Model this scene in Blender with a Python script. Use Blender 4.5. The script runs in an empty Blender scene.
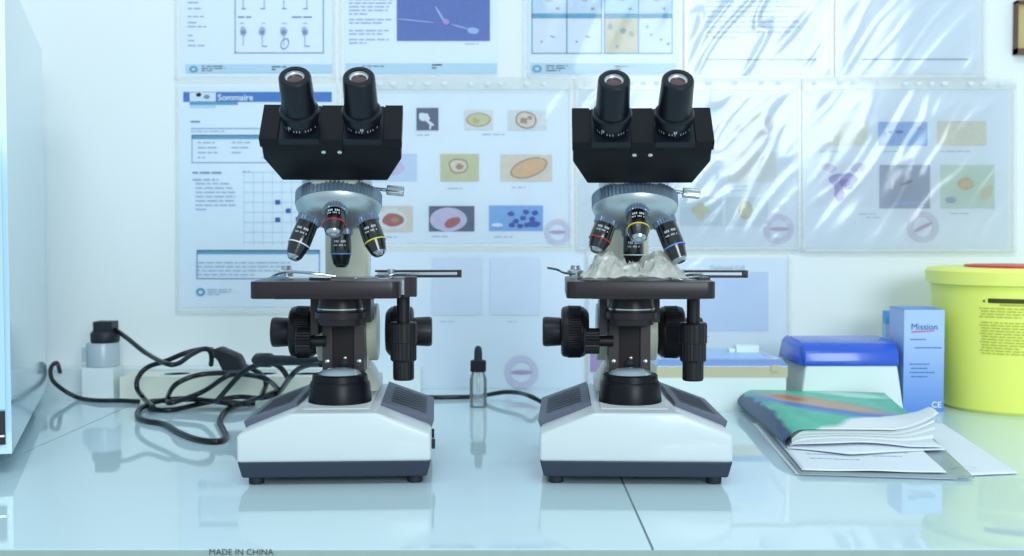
import bpy, bmesh, math, random
from math import sin, cos, pi, radians
from mathutils import Vector, Matrix, noise

random.seed(11)
sc = bpy.context.scene
COL = sc.collection
F = 1121.0                       # focal length in pixels of a 1024 x 556 frame
PITCH = math.atan(43 / F)
CAM = Vector((0, 0, 0.223))
WALL = 1.62                      # y of the back wall; the counter top is z = 0


def ray(px, py):
    x, y = (px - 512) / F, -(py - 278) / F
    fw = Vector((0, cos(PITCH), -sin(PITCH)))
    up = Vector((0, sin(PITCH), cos(PITCH)))
    return fw + Vector((x, 0, 0)) + up * y


def atY(px, py, Y):
    d = ray(px, py)
    return CAM + d * (Y / d.y)


def atZ(px, py, Z=0.0):
    d = ray(px, py)
    return CAM + d * ((Z - CAM.z) / d.z)


# ------------------------------------------------------------------ materials
def lin(c):
    c = c / 255.0
    return c / 12.92 if c <= 0.04045 else ((c + 0.055) / 1.055) ** 2.4


def rgb(r, g, b):
    return (lin(r), lin(g), lin(b), 1.0)


MATS = {}


def mat(name, col, rough=0.5, metal=0.0, spec=0.5, coat=0.0, trans=0.0, ior=1.45, var=0.0, vscale=30.0, bump=0.0, bscale=200.0, alpha=1.0):
    if name in MATS:
        return MATS[name]
    m = bpy.data.materials.new(name)
    m.use_nodes = True
    nt = m.node_tree
    b = nt.nodes['Principled BSDF']
    b.inputs['Base Color'].default_value = rgb(*col)
    b.inputs['Roughness'].default_value = rough
    b.inputs['Metallic'].default_value = metal
    b.inputs['Specular IOR Level'].default_value = spec
    b.inputs['Coat Weight'].default_value = coat
    b.inputs['Coat Roughness'].default_value = 0.08
    b.inputs['Transmission Weight'].default_value = trans
    b.inputs['IOR'].default_value = ior
    b.inputs['Alpha'].default_value = alpha
    if var > 0 or bump > 0:
        tc = nt.nodes.new('ShaderNodeTexCoord')
        n = nt.nodes.new('ShaderNodeTexNoise')
        n.inputs['Scale'].default_value = vscale
        n.inputs['Detail'].default_value = 4
        nt.links.new(tc.outputs['Object'], n.inputs['Vector'])
        if var > 0:
            mx = nt.nodes.new('ShaderNodeMix')
            mx.data_type = 'RGBA'
            c = rgb(*col)
            mx.inputs[6].default_value = tuple(v * (1 - var) for v in c[:3]) + (1,)
            mx.inputs[7].default_value = tuple(min(1, v * (1 + var)) for v in c[:3]) + (1,)
            nt.links.new(n.outputs['Fac'], mx.inputs[0])
            nt.links.new(mx.outputs[2], b.inputs['Base Color'])
        if bump > 0:
            n2 = nt.nodes.new('ShaderNodeTexNoise')
            n2.inputs['Scale'].default_value = bscale
            n2.inputs['Detail'].default_value = 3
            nt.links.new(tc.outputs['Object'], n2.inputs['Vector'])
            bp = nt.nodes.new('ShaderNodeBump')
            bp.inputs['Strength'].default_value = bump
            bp.inputs['Distance'].default_value = 0.001
            nt.links.new(n2.outputs['Fac'], bp.inputs['Height'])
            nt.links.new(bp.outputs['Normal'], b.inputs['Normal'])
    MATS[name] = m
    return m


def film_mat(name, gloss, haze, tint=(255, 255, 255), rough=0.06):
    """thin clear plastic: mostly see-through, a little milky, with a glossy skin"""
    m = bpy.data.materials.new(name)
    m.use_nodes = True
    nt = m.node_tree
    nt.nodes.clear()
    out = nt.nodes.new('ShaderNodeOutputMaterial')
    tr = nt.nodes.new('ShaderNodeBsdfTransparent')
    df = nt.nodes.new('ShaderNodeBsdfDiffuse')
    df.inputs['Color'].default_value = rgb(*tint)
    gl = nt.nodes.new('ShaderNodeBsdfGlossy')
    gl.inputs['Roughness'].default_value = rough
    m1 = nt.nodes.new('ShaderNodeMixShader')
    m1.inputs[0].default_value = haze
    m2 = nt.nodes.new('ShaderNodeMixShader')
    lw = nt.nodes.new('ShaderNodeFresnel')
    lw.inputs['IOR'].default_value = 1.5
    mul = nt.nodes.new('ShaderNodeMath')
    mul.operation = 'MULTIPLY'
    mul.use_clamp = True
    mul.inputs[1].default_value = gloss
    nt.links.new(lw.outputs[0], mul.inputs[0])
    nt.links.new(mul.outputs[0], m2.inputs[0])
    nt.links.new(tr.outputs[0], m1.inputs[1])
    tl = nt.nodes.new('ShaderNodeBsdfTranslucent')
    tl.inputs['Color'].default_value = rgb(*tint)
    m0 = nt.nodes.new('ShaderNodeMixShader')
    m0.inputs[0].default_value = 0.4
    nt.links.new(df.outputs[0], m0.inputs[1])
    nt.links.new(tl.outputs[0], m0.inputs[2])
    nt.links.new(m0.outputs[0], m1.inputs[2])
    nt.links.new(m1.outputs[0], m2.inputs[1])
    nt.links.new(gl.outputs[0], m2.inputs[2])
    nt.links.new(m2.outputs[0], out.inputs['Surface'])
    return m


M_wall = mat('wall_paint', (237, 241, 241), 0.85, spec=0.12, var=0.02, vscale=3, bump=0.05, bscale=90)
M_floor = mat('floor_screed', (150, 152, 150), 0.7, var=0.1, vscale=8)
M_tile = mat('glazed_tile', (203, 225, 232), 0.035, spec=0.6, var=0.015, vscale=4)
M_grout = mat('grout', (120, 134, 138), 0.8)
M_edge = mat('tile_edge', (158, 178, 172), 0.7, var=0.08, vscale=60)
M_ink = mat('black_ink', (22, 26, 34), 0.7)
M_white = mat('white_enamel', (207, 214, 216), 0.28, coat=0.2, bump=0.03, bscale=700)
M_cream = mat('cream_enamel', (212, 214, 196), 0.32, coat=0.15)
M_black = mat('black_enamel', (12, 14, 20), 0.36, spec=0.28, bump=0.04, bscale=900)
M_eyep = mat('eyepiece_black', (18, 23, 33), 0.3, spec=0.45)
M_plinth = mat('plinth_slate', (46, 54, 70), 0.45)
M_vent = mat('vent_slate', (88, 94, 112), 0.5)
M_slot = mat('vent_slot', (26, 29, 38), 0.6)
M_stage = mat('stage_black', (42, 34, 38), 0.34, spec=0.4, bump=0.03, bscale=900)
M_knob = mat('knob_black', (25, 23, 28), 0.4, spec=0.4)
M_column = mat('column_black', (58, 48, 50), 0.4)
M_channel = mat('channel_black', (30, 24, 26), 0.5, spec=0.3)
M_rubber = mat('rubber_black', (34, 37, 46), 0.6)
M_steel = mat('satin_steel', (190, 198, 204), 0.22, metal=1.0)
M_alum = mat('turret_aluminium', (196, 206, 212), 0.36, metal=0.75)
M_knurl = mat('knurl_dark', (132, 150, 170), 0.3, metal=0.6)
M_objb = mat('objective_black', (18, 19, 24), 0.2, spec=0.7, coat=0.4)
M_screw = mat('screw_steel', (225, 230, 232), 0.25, metal=0.8)
M_lens = mat('coated_lens', (70, 36, 38), 0.05, spec=0.9, coat=1.0)
M_eyering = mat('lens_ring', (205, 214, 216), 0.3, metal=0.3)
M_dome = mat('condenser_glass', (170, 188, 200), 0.05, spec=0.8, coat=1.0)
M_red = mat('ring_red', (200, 50, 50), 0.4)
M_yel = mat('ring_yellow', (226, 214, 70), 0.4)
M_blu = mat('ring_blue', (90, 150, 225), 0.4)
M_wht = mat('ring_white', (220, 226, 230), 0.4)
M_mark = mat('engraving_white', (200, 206, 210), 0.5)
M_cord = mat('cord_black', (17, 22, 31), 0.3)
M_plug = mat('plug_black', (30, 34, 42), 0.5)
M_pwhite = mat('plastic_white', (226, 236, 238), 0.3)
M_pcream = mat('plastic_cream', (226, 228, 212), 0.35)
M_pgrey = mat('plastic_grey', (178, 192, 200), 0.25)
M_paper = mat('paper_white', (226, 238, 250), 0.7, var=0.01, vscale=12)
M_sheet = mat('loose_paper', (228, 233, 240), 0.7, var=0.02, vscale=15)
M_text = mat('print_grey', (166, 184, 212), 0.8)
M_text2 = mat('print_slate', (122, 144, 180), 0.8)
M_pale = mat('print_pale_blue', (186, 214, 234), 0.8)
M_hblue = mat('print_blue', (72, 122, 192), 0.8)
M_teal = mat('print_teal', (92, 160, 196), 0.8)
M_navy = mat('print_navy', (62, 92, 160), 0.8)
M_cell = mat('print_cell', (216, 228, 242), 0.8)
M_stamp = mat('stamp_ink', (208, 206, 230), 0.8)
M_stampd = mat('stamp_ink_dark', (186, 160, 196), 0.8)
M_film = film_mat('clear_film', 0.3, 0.02)
M_filmr = film_mat('clear_film_creased', 1.05, 0.22, (250, 252, 253), 0.12)
M_filmm = film_mat('clear_film_hazy', 0.5, 0.06, (250, 252, 253), 0.1)
M_strip = film_mat('film_seam', 0.8, 0.32, (246, 250, 252), 0.15)
M_glass = film_mat('bottle_glass', 0.9, 0.10, (235, 245, 245), 0.05)
M_yellow = mat('yellow_plastic', (245, 248, 118), 0.32, var=0.02, vscale=10)
M_ylid = mat('yellow_lid', (246, 248, 126), 0.35)
M_redp = mat('red_plastic', (214, 62, 44), 0.4)
M_label = mat('label_olive', (190, 194, 82), 0.7)
M_labelk = mat('label_dark', (70, 70, 20), 0.7)
M_blid = mat('blue_lid', (44, 92, 204), 0.25, coat=0.3)
M_boxw = mat('box_white', (226, 238, 236), 0.4)
M_case = mat('case_smoke_blue', (120, 150, 205), 0.15, coat=0.4)
M_caseb = mat('case_sand', (196, 190, 158), 0.35)
M_cardb = mat('card_blue', (96, 150, 218), 0.4, var=0.05, vscale=10)
M_cardl = mat('card_light', (166, 200, 238), 0.4)
M_wood = mat('dark_wood', (98, 60, 40), 0.4, var=0.1, vscale=40)
M_tan = mat('tan_board', (196, 176, 118), 0.5, var=0.05, vscale=20)
M_appl = mat('appliance_white', (184, 218, 233), 0.12, coat=0.5)
M_dark = mat('recess_dark', (26, 32, 40), 0.5)


# ------------------------------------------------------------------ mesh builder
class MB:
    def __init__(self, *mats):
        self.bm = bmesh.new()
        self.mats = list(mats)
        self.smooth = set()

    def idx(self, m):
        if m not in self.mats:
            self.mats.append(m)
        return self.mats.index(m)

    def _new(self, fn, m=None, smooth=False, mtx=None, bevel=0, seg=2):
        b = bmesh.new()
        fn(b)
        if bevel > 0:
            es = [e for e in b.edges if len(e.link_faces) == 2 and e.calc_face_angle(0) > 0.35]
            bmesh.ops.bevel(b, geom=es, offset=bevel, segments=seg, profile=0.5, affect='EDGES', clamp_overlap=True)
        if mtx is not None:
            b.transform(mtx)
        k = self.idx(m) if m else 0
        for f in b.faces:
            f.material_index = k
            f.smooth = smooth
        me = bpy.data.meshes.new('tmp')
        b.to_mesh(me)
        b.free()
        self.bm.from_mesh(me)
        bpy.data.meshes.remove(me)
        return self

    def box(self, lo, hi, m=None, bevel=0, mtx=None, seg=2):
        def fn(b):
            v = [b.verts.new((x, y, z)) for x in (lo[0], hi[0]) for y in (lo[1], hi[1]) for z in (lo[2], hi[2])]
            for q in ((0, 1, 3, 2), (4, 6, 7, 5), (0, 4, 5, 1), (2, 3, 7, 6), (0, 2, 6, 4), (1, 5, 7, 3)):
                b.faces.new([v[i] for i in q])
        return self._new(fn, m, False, mtx, bevel, seg)

    def prism(self, poly, a0, a1, axis='x', m=None, bevel=0, mtx=None, seg=2, taper=1.0):
        """poly: 2-D outline; axis x -> (y,z), y -> (x,z), z -> (x,y)"""
        def pt(p, a, s=1.0):
            p = (p[0] * s, p[1]) if s != 1.0 else p
            return {'x': (a, p[0], p[1]), 'y': (p[0], a, p[1]), 'z': (p[0], p[1], a)}[axis]

        def fn(b):
            v0 = [b.verts.new(pt(p, a0)) for p in poly]
            v1 = [b.verts.new(pt(p, a1, taper)) for p in poly]
            n = len(poly)
            b.faces.new(v0)
            b.faces.new(v1[::-1])
            for i in range(n):
                b.faces.new((v0[i], v1[i], v1[(i + 1) % n], v0[(i + 1) % n]))
            bmesh.ops.recalc_face_normals(b, faces=b.faces)
        return self._new(fn, m, False, mtx, bevel, seg)

    def hexa(self, p, m=None, bevel=0, seg=2, mtx=None):
        """eight corners: bottom ring of four, top ring of four"""
        def fn(b):
            v = [b.verts.new(q) for q in p]
            for q in ((3, 2, 1, 0), (4, 5, 6, 7), (0, 1, 5, 4), (1, 2, 6, 5), (2, 3, 7, 6), (3, 0, 4, 7)):
                b.faces.new([v[i] for i in q])
            bmesh.ops.recalc_face_normals(b, faces=b.faces)
        return self._new(fn, m, False, mtx, bevel, seg)

    def lathe(self, prof, org=(0, 0, 0), axis=(0, 0, 1), n=40, m=None, teeth=0, td=0.0, smooth=True, cap=True):
        """prof: list of (distance along the axis, radius); teeth cut the outline"""
        ax = Vector(axis).normalized()
        q = Vector((0, 0, 1)).rotation_difference(ax).to_matrix().to_4x4()
        mtx = Matrix.Translation(org) @ q
        if teeth:
            n = teeth * 2

        def fn(b):
            rings = []
            for h, r in prof:
                ring = []
                for i in range(n):
                    a = 2 * pi * i / n
                    rr = r - (td if teeth and i % 2 else 0)
                    ring.append(b.verts.new((rr * cos(a), rr * sin(a), h)))
                rings.append(ring)
            for k in range(len(rings) - 1):
                for i in range(n):
                    b.faces.new((rings[k][i], rings[k][(i + 1) % n], rings[k + 1][(i + 1) % n], rings[k + 1][i]))
            if cap:
                if prof[0][1] > 1e-6:
                    b.faces.new(rings[0][::-1])
                if prof[-1][1] > 1e-6:
                    b.faces.new(rings[-1])
            bmesh.ops.remove_doubles(b, verts=b.verts, dist=1e-7)
            bmesh.ops.recalc_face_normals(b, faces=b.faces)
        self._new(fn, m, smooth and not teeth, mtx)
        return self

    def tube(self, pts, r, n=10, m=None, sub=8, closed=False):
        pts = [Vector(p) for p in pts]
        P = []
        for i in range(len(pts) - 1):
            p0 = pts[max(i - 1, 0)]
            p1, p2 = pts[i], pts[i + 1]
            p3 = pts[min(i + 2, len(pts) - 1)]
            for s in range(sub):
                t = s / sub
                P.append(0.5 * ((2 * p1) + (p2 - p0) * t + (2 * p0 - 5 * p1 + 4 * p2 - p3) * t * t + (3 * p1 - p0 - 3 * p2 + p3) * t ** 3))
        P.append(pts[-1])

        def fn(b):
            rings = []
            T = (P[1] - P[0]).normalized()
            N = T.orthogonal().normalized()
            for i, p in enumerate(P):
                t = (P[min(i + 1, len(P) - 1)] - P[max(i - 1, 0)])
                t = t.normalized() if t.length > 1e-9 else T
                N = (N - t * N.dot(t))
                N = N.normalized() if N.length > 1e-9 else t.orthogonal().normalized()
                B = t.cross(N)
                T = t
                rings.append([b.verts.new(p + r * (cos(2 * pi * k / n) * N + sin(2 * pi * k / n) * B)) for k in range(n)])
            for k in range(len(rings) - 1):
                for i in range(n):
                    b.faces.new((rings[k][i], rings[k][(i + 1) % n], rings[k + 1][(i + 1) % n], rings[k + 1][i]))
            b.faces.new(rings[0][::-1])
            b.faces.new(rings[-1])
            bmesh.ops.recalc_face_normals(b, faces=b.faces)
        return self._new(fn, m, True)

    def quad(self, p, m=None):
        k = self.idx(m) if m else 0
        f = self.bm.faces.new([self.bm.verts.new(q) for q in p])
        f.material_index = k
        return self

    def grid(self, fn2, nu, nv, m=None, smooth=True, mfn=None):
        k = self.idx(m) if m else 0
        vs = [[self.bm.verts.new(fn2(i / nu, j / nv)) for j in range(nv + 1)] for i in range(nu + 1)]
        for i in range(nu):
            for j in range(nv):
                f = self.bm.faces.new((vs[i][j], vs[i + 1][j], vs[i + 1][j + 1], vs[i][j + 1]))
                f.material_index = self.idx(mfn((i + .5) / nu, (j + .5) / nv)) if mfn else k
                f.smooth = smooth
        return self

    def build(self, name, parent=None, autosmooth=True, solid=0.0, label=None):
        me = bpy.data.meshes.new(name)
        self.bm.to_mesh(me)
        self.bm.free()
        for m in self.mats:
            me.materials.append(m)
        o = bpy.data.objects.new(name, me)
        COL.objects.link(o)
        if autosmooth:
            me.shade_smooth() if False else None
        if solid:
            s = o.modifiers.new('thickness', 'SOLIDIFY')
            s.thickness = solid
            s.offset = 0
        if parent:
            o.parent = parent
        if label:
            o['label'] = label
        return o


def soft(o, deg=35):
    """smooth shading with sharp edges kept above an angle"""
    me = o.data
    bm = bmesh.new()
    bm.from_mesh(me)
    for f in bm.faces:
        f.smooth = True
    for e in bm.edges:
        e.smooth = not (len(e.link_faces) == 2 and e.calc_face_angle(0) > radians(deg))
    bm.to_mesh(me)
    bm.free()
    return o


def tag(o, label, cat, group=None):
    o['label'] = label
    o['category'] = cat
    if group:
        o['group'] = group
    return o


def thing(name, label, cat, loc=(0, 0, 0), rz=0.0, group=None):
    o = bpy.data.objects.new(name, None)
    o.empty_display_size = 0.02
    COL.objects.link(o)
    o.location = loc
    o.rotation_euler = (0, 0, rz)
    return tag(o, label, cat, group)


def structure(o):
    o['kind'] = 'structure'
    return o


def lettering(txt, size, name, m, parent=None, mtx=None, extrude=0.0, bend=None, bold=0.0, align='CENTER'):
    cu = bpy.data.curves.new(name, 'FONT')
    cu.body = txt
    cu.size = size
    cu.align_x = align
    cu.offset = bold
    cu.extrude = extrude
    cu.resolution_u = 3
    t = bpy.data.objects.new('t', cu)
    COL.objects.link(t)
    bpy.context.view_layer.update()
    me = bpy.data.meshes.new_from_object(t.evaluated_get(bpy.context.evaluated_depsgraph_get()))
    bpy.data.objects.remove(t)
    bpy.data.curves.remove(cu)
    me.name = name
    if mtx is not None:
        me.transform(mtx)
    if bend:
        for v in me.vertices:
            v.co = bend(v.co)
    me.materials.clear()
    me.materials.append(m)
    o = bpy.data.objects.new(name, me)
    COL.objects.link(o)
    if parent:
        o.parent = parent
    return o


FRONT = Matrix.Rotation(pi / 2, 4, 'X')      # a flat drawing stood up to face -y


# ------------------------------------------------------------------ setting
structure(MB(M_wall).box((-2.4, WALL, -0.85), (2.4, WALL + 0.1, 1.7)).build('wall_back'))
structure(MB(M_floor).box((-2.4, -1.6, -0.9), (2.4, WALL + 0.1, -0.85)).build('floor'))

# ------------------------------------------------------------------ tiled counter
FR = atZ(512, 548.5, 0).y
wt = thing('tiled_counter', 'long white counter of glossy tiles under both microscopes', 'counter', (0, (FR + WALL) / 2, -0.85))
yo = -(FR + WALL) / 2


def W(x, y, z):
    return (x, y + yo, z + 0.85)


b = MB(M_tile, M_grout)
b.box(W(-1.75, FR + 0.001, -0.012), W(1.3, WALL - .0015, -0.0006), M_grout)
xs = [-1.7, -1.1, -0.5, 0.1, 0.7, 1.3]
for i in range(5):
    b.box(W(xs[i] + 0.0009, FR, -0.010), W(xs[i + 1] - 0.0009, WALL - .0015, 0.0), M_tile, bevel=0.0005, seg=1)
b.build('tile_surface', wt)
MB(M_edge).box(W(-1.75, FR + 0.0005, -0.05), W(1.3, WALL - .0015, -0.0101)).box(W(-1.75, FR - 0.0006, -0.05), W(1.3, FR + 0.0006, -0.0012)).build('front_edge', wt)
MB(mat('support_block', (190, 196, 198), 0.8)).box(W(-1.6, FR + 0.2, -0.85), W(-1.5, WALL - .002, -0.05)).box(W(1.1, FR + 0.2, -0.85), W(1.2, WALL - .002, -0.05)).box(W(-1.6, WALL - 0.1, -0.85), W(1.2, WALL - .002, -0.05)).build('support_wall', wt)
p = atY(241.5, 554.6, FR)
lettering('MADE IN CHINA', 0.0062, 'edge_lettering', M_ink, wt, Matrix.Translation(W(p.x, FR - 0.0009, p.z)) @ FRONT)

# ------------------------------------------------------------------ microscope
V_IN = Vector((0, -0.73, 0.683)).normalized()      # eyepiece axis, towards the viewer and up
V_UP = Vector((0, 0.683, 0.73)).normalized()       # in the sloped face of the head, up and back


def wrapped_marks(mb, org, axis, r, spec, m):
    """engraved rows on a barrel facing the viewer: (distance, start angle, step, count, height)"""
    ax = Vector(axis).normalized()
    side = Vector((1, 0, 0))
    side = (side - ax * side.dot(ax)).normalized()
    fr = ax.cross(side)
    if fr.y > 0:
        fr = -fr
    for d, a0, st, n, h, w in spec:
        for i in range(n):
            a = a0 + st * i
            if n > 3 and i % 4 == 3:
                continue
            pts = []
            for (da, dd) in ((0, 0), (w, 0), (w, h), (0, h)):
                aa = a + da
                pts.append(Vector(org) + ax * (d + dd) + (side * sin(aa) + fr * cos(aa)) * (r + 0.0002))
            mb.quad(pts, m)


def objective(root, org, d, L, ring, r=0.0100):
    d = Vector(d).normalized()
    org = Vector(org)
    o = MB(M_objb).lathe([(0.006, r * 0.97), (L * 0.50, r), (L * 0.66, r), (L * 0.69, r * 0.97), (L * 0.86, r * 0.80), (L * 0.93, r * 0.72)], org, d, 32).build('objective', root)
    soft(o)
    w = MB(M_objb)
    wrapped_marks(w, org, d, r * 0.995, [(L * 0.36, -0.55, 0.16, 7, 0.0022, 0.11), (L * 0.46, -0.6, 0.13, 9, 0.0015, 0.08)], M_mark)
    w.mats[0] = M_mark
    w.build('engraved_text', o)
    soft(MB(M_knurl).lathe([(-0.004, r * 1.03), (0.0005, r * 1.1), (0.0085, r * 1.1), (0.0095, r * 1.0)], org, d, teeth=24, td=0.0010).build('knurled_collar', o), 20)
    soft(MB(ring).lathe([(L * 0.665, r * 0.99), (L * 0.665, r * 1.03), (L * 0.69, r * 1.03), (L * 0.69, r * 0.95)], org, d, 32).build('colour_ring', o, label='coloured band around the objective'))
    soft(MB(M_steel, M_dome).lathe([(L * 0.92, r * 0.70), (L * 0.94, r * 0.68), (L, r * 0.46), (L, r * 0.30)], org, d, 28, cap=False)
         .lathe([(L - 0.0006, r * 0.32), (L - 0.0002, 0.0)], org, d, 20, M_dome, cap=False).build('front_lens', o, label='silver tip with small glass lens'))
    return o


def microscope(label, loc, rz, objs, holder, so, hz, kx):
    """so: how far the stage is driven sideways; hz: small height offset of the head; kx: focus shaft offset"""
    R = thing('microscope', label, 'microscope', loc, rz, 'binocular microscopes')
    # --- base housing
    hw = 0.0858
    pr = [(-hw, 0.0215), (hw, 0.0215), (hw, 0.0460), (0.0375, 0.0652), (-0.0375, 0.0652), (-hw, 0.0460)]
    base = MB(M_white)
    base.prism(pr, 0.0, 0.2, 'y', bevel=0.003, seg=3, taper=0.975)
    # raised middle deck that climbs to the foot of the arm
    base.prism([(0.02, 0.060), (0.2, 0.060), (0.195, 0.078), (0.135, 0.078), (0.10, 0.0672), (0.022, 0.0662)], -0.031, 0.031, 'x', bevel=0.002)
    bo = base.build('base', R, label='white enamelled housing')
    soft(bo, 40)
    pl = MB(M_plinth).hexa([(-0.082, 0.004, 0.0072), (0.082, 0.004, 0.0072), (0.080, 0.197, 0.0072), (-0.080, 0.197, 0.0072),
                            (-0.0855, 0.001, 0.0222), (0.0855, 0.001, 0.0222), (0.0835, 0.199, 0.0222), (-0.0835, 0.199, 0.0222)], bevel=0.0015).build('plinth', R, label='dark slate plinth')
    for sx in (-1, 1):
        for y in (0.016, 0.18):
            soft(MB(M_rubber).lathe([(0, 0.0062), (0.0006, 0.0068), (0.0078, 0.0070)], (sx * 0.071, y, 0), n=24).build('foot', R))
    # --- vent panels
    for sx in (-1, 1):
        y0, y1 = 0.046, 0.186
        xi0, zi0, xo0, zo0 = 0.0385, 0.0660, 0.0872, 0.0490
        xi1, zi1, xo1, zo1 = 0.0375, 0.0670, 0.0850, 0.0495

        def S(u, v, off=0.0):                     # u inner->outer, v front->back
            a = Vector((xi0, y0, zi0)).lerp(Vector((xo0, y0, zo0)), u)
            c = Vector((xi1, y1, zi1)).lerp(Vector((xo1, y1, zo1)), u)
            q = a.lerp(c, v) + Vector((0.31, 0, 0.95)) * off
            return (sx * q.x, q.y, q.z)
        vm = MB(M_vent)
        vm.hexa([S(0, 0, -0.005), S(1, 0, -0.005), S(1, 1, -0.005), S(0, 1, -0.005), S(0, 0, .0022), S(1, 0, .0022), S(1, 1, .0022), S(0, 1, .0022)], M_vent, bevel=0.0008)
        # wavy slots in rows
        for k in range(7):
            v0 = 0.16 + k * 0.105
            n = 10
            for i in range(n):
                u0, u1 = 0.16 + 0.68 * i / n, 0.16 + 0.68 * (i + 1) / n
                w0, w1 = 0.02 * sin(u0 * 30), 0.02 * sin(u1 * 30)
                vm.quad([S(u0, v0 + w0, .0025), S(u1, v0 + w1, .0025), S(u1, v0 + w1 + 0.05, .0025), S(u0, v0 + w0 + 0.05, .0025)], M_slot)
        vm.build('vent_panel', R, label='dark slotted ventilation panel')
    # --- dimmer and switch on the right flank
    soft(MB(M_rubber).lathe([(0, 0.0045), (0.0026, 0.0045), (0.003, 0.004)], (0.0845, 0.07, 0.034), (1, 0, 0), 20).build('dimmer_dial', R))
    MB(M_rubber).box((0.0835, 0.045, 0.024), (0.0885, 0.062, 0.0305), bevel=0.0008).build('power_switch', R)
    # --- field illuminator
    il = MB(M_black).lathe([(0.0635, 0.0296), (0.068, 0.0296), (0.0835, 0.0282), (0.0855, 0.0272), (0.0858, 0.0262), (0.0915, 0.0256), (0.0925, 0.0245), (0.0925, 0.0205)], (-0.001, 0.065, 0), n=56, m=M_black)
    ilo = soft(il.build('illuminator', R), 30)
    soft(MB(M_dome).lathe([(0.0918, 0.0208), (0.0955, 0.017), (0.0976, 0.010), (0.0985, 0.0)], (-0.001, 0.065, 0), n=40, m=M_dome).build('field_lens', ilo, label='glass dome lens'))
    # --- arm
    poly = [(0.102, 0.064), (0.118, 0.078), (0.124, 0.10), (0.124, 0.238), (0.112, 0.258), (0.09, 0.268), (0.008, 0.268), (0.008, 0.288),
            (0.10, 0.297), (0.145, 0.286), (0.170, 0.252), (0.175, 0.10), (0.188, 0.064)]
    ar = MB(M_cream).prism(poly, -0.0212, 0.0212, 'x', bevel=0.004, seg=3)
    ar.hexa([(-0.033, 0.10, 0.070), (0.033, 0.10, 0.070), (0.033, 0.19, 0.070), (-0.033, 0.19, 0.070),
             (-0.0222, 0.122, 0.092), (0.0222, 0.122, 0.092), (0.0222, 0.176, 0.092), (-0.0222, 0.176, 0.092)], M_cream, bevel=0.003)
    ar.lathe([(-0.030, 0.028), (-0.029, 0.029), (0.029, 0.029), (0.030, 0.028)], (0, 0.145, 0.125), (1, 0, 0), 40, M_cream)
    ar.lathe([(0.262, 0.031), (0.2645, 0.032), (0.274, 0.032), (0.280, 0.028)], (0, 0.042, 0), n=40, m=M_alum)
    soft(ar.build('arm', R, label='cream enamelled arm'), 40)
    # --- focus knobs
    for s in (-1, 1):
        ck = MB(M_knob).lathe([(0.034, 0.019), (0.036, 0.0225), (0.040, 0.0255), (0.057, 0.0260), (0.0605, 0.0248), (0.062, 0.022), (0.062, 0.012)], (kx, 0.145, 0.125), (s, 0, 0), 56, M_knob)
        ck.lathe([(0.042, 0.0263), (0.055, 0.0266)], (kx, 0.145, 0.125), (s, 0, 0), m=M_knob, teeth=70, td=0.0004)
        soft(ck.build('coarse_focus_knob', R), 25)
        fk = MB(M_knob).lathe([(0.061, 0.0125), (0.063, 0.0143), (0.0772, 0.0152), (0.0800, 0.0145), (0.0808, 0.0125)], (kx, 0.145, 0.125), (s, 0, 0), 44, M_knob)
        soft(fk.build('fine_focus_knob', R), 30)
    # --- black stage carrier column with a sunken channel
    cm = MB(M_column)
    cm.box((-0.0200, 0.088, 0.090), (-0.0105, 0.124, 0.148), M_column, bevel=0.0012)
    cm.box((0.0105, 0.088, 0.090), (0.0200, 0.124, 0.148), M_column, bevel=0.0012)
    cm.box((-0.0108, 0.0905, 0.090), (0.0108, 0.124, 0.148), M_channel)
    cm.lathe([(0, 0.0055), (0.0005, 0.0052)], (0, 0.0906, 0.0985), (0, -1, 0), 20, M_slot)
    co = cm.build('stage_carrier', R)
    for x, z, yy in ((-0.0152, 0.1015, 0.088), (0.0152, 0.1015, 0.088), (0.0015, 0.1045, 0.0906), (-0.0152, 0.1395, 0.088), (0.0152, 0.1395, 0.088)):
        r = 0.0016 if abs(x) < .01 else 0.0021
        soft(MB(M_screw).lathe([(-0.001, r), (0.0006, r), (0.0011, r * 0.6), (0.0012, 0)], (x, yy, z), (0, -1, 0), 16).build('screw', co, label='bright steel screw'))
    # --- condenser under the stage with its focus knob
    cd = MB(M_stage).lathe([(0.1375, 0.016), (0.139, 0.0205), (0.1445, 0.0215), (0.1448, 0.0238), (0.1510, 0.0240), (0.1514, 0.0215), (0.1550, 0.0215), (0.1670, 0.0195)], (0, 0.065, 0), n=48, m=M_stage)
    cdo = soft(cd.build('condenser', R), 25)
    soft(MB(M_steel).lathe([(0.1534, 0.0214), (0.1534, 0.0219), (0.1546, 0.0219), (0.1546, 0.0212)], (0, 0.065, 0), n=48).build('bright_ring', cdo, label='thin bright metal ring'))
    MB(M_stage).box((-0.0295, 0.075, 0.128), (-0.0225, 0.110, 0.164), M_stage, bevel=0.001).box((-0.0235, 0.076, 0.1465), (-0.017, 0.108, 0.153), M_stage).build('condenser_bracket', R)
    MB(M_stage).box((0.0225, 0.075, 0.140), (0.0275, 0.118, 0.164), M_stage, bevel=0.001).build('condenser_bracket', R)
    soft(MB(M_knob, M_steel).lathe([(0.016, 0.0052), (0.0295, 0.0052), (0.030, 0.0052)], (0, 0.082, 0.1215), (-1, 0, 0), 24, M_knob)
         .lathe([(0.0295, 0.0118), (0.0305, 0.0124), (0.0430, 0.0124), (0.0440, 0.0112)], (0, 0.082, 0.1215), (-1, 0, 0), m=M_knob, teeth=26, td=0.0008).build('condenser_knob', R), 20)
    # --- stage
    def rrect(x0, y0, x1, y1, r, n=6):
        out = []
        for cx, cy, a in ((x1 - r, y0 + r, -pi / 2), (x1 - r, y1 - r, 0), (x0 + r, y1 - r, pi / 2), (x0 + r, y0 + r, pi)):
            for i in range(n + 1):
                t = a + pi / 2 * i / n
                out.append((cx + r * cos(t), cy + r * sin(t)))
        return out
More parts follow.
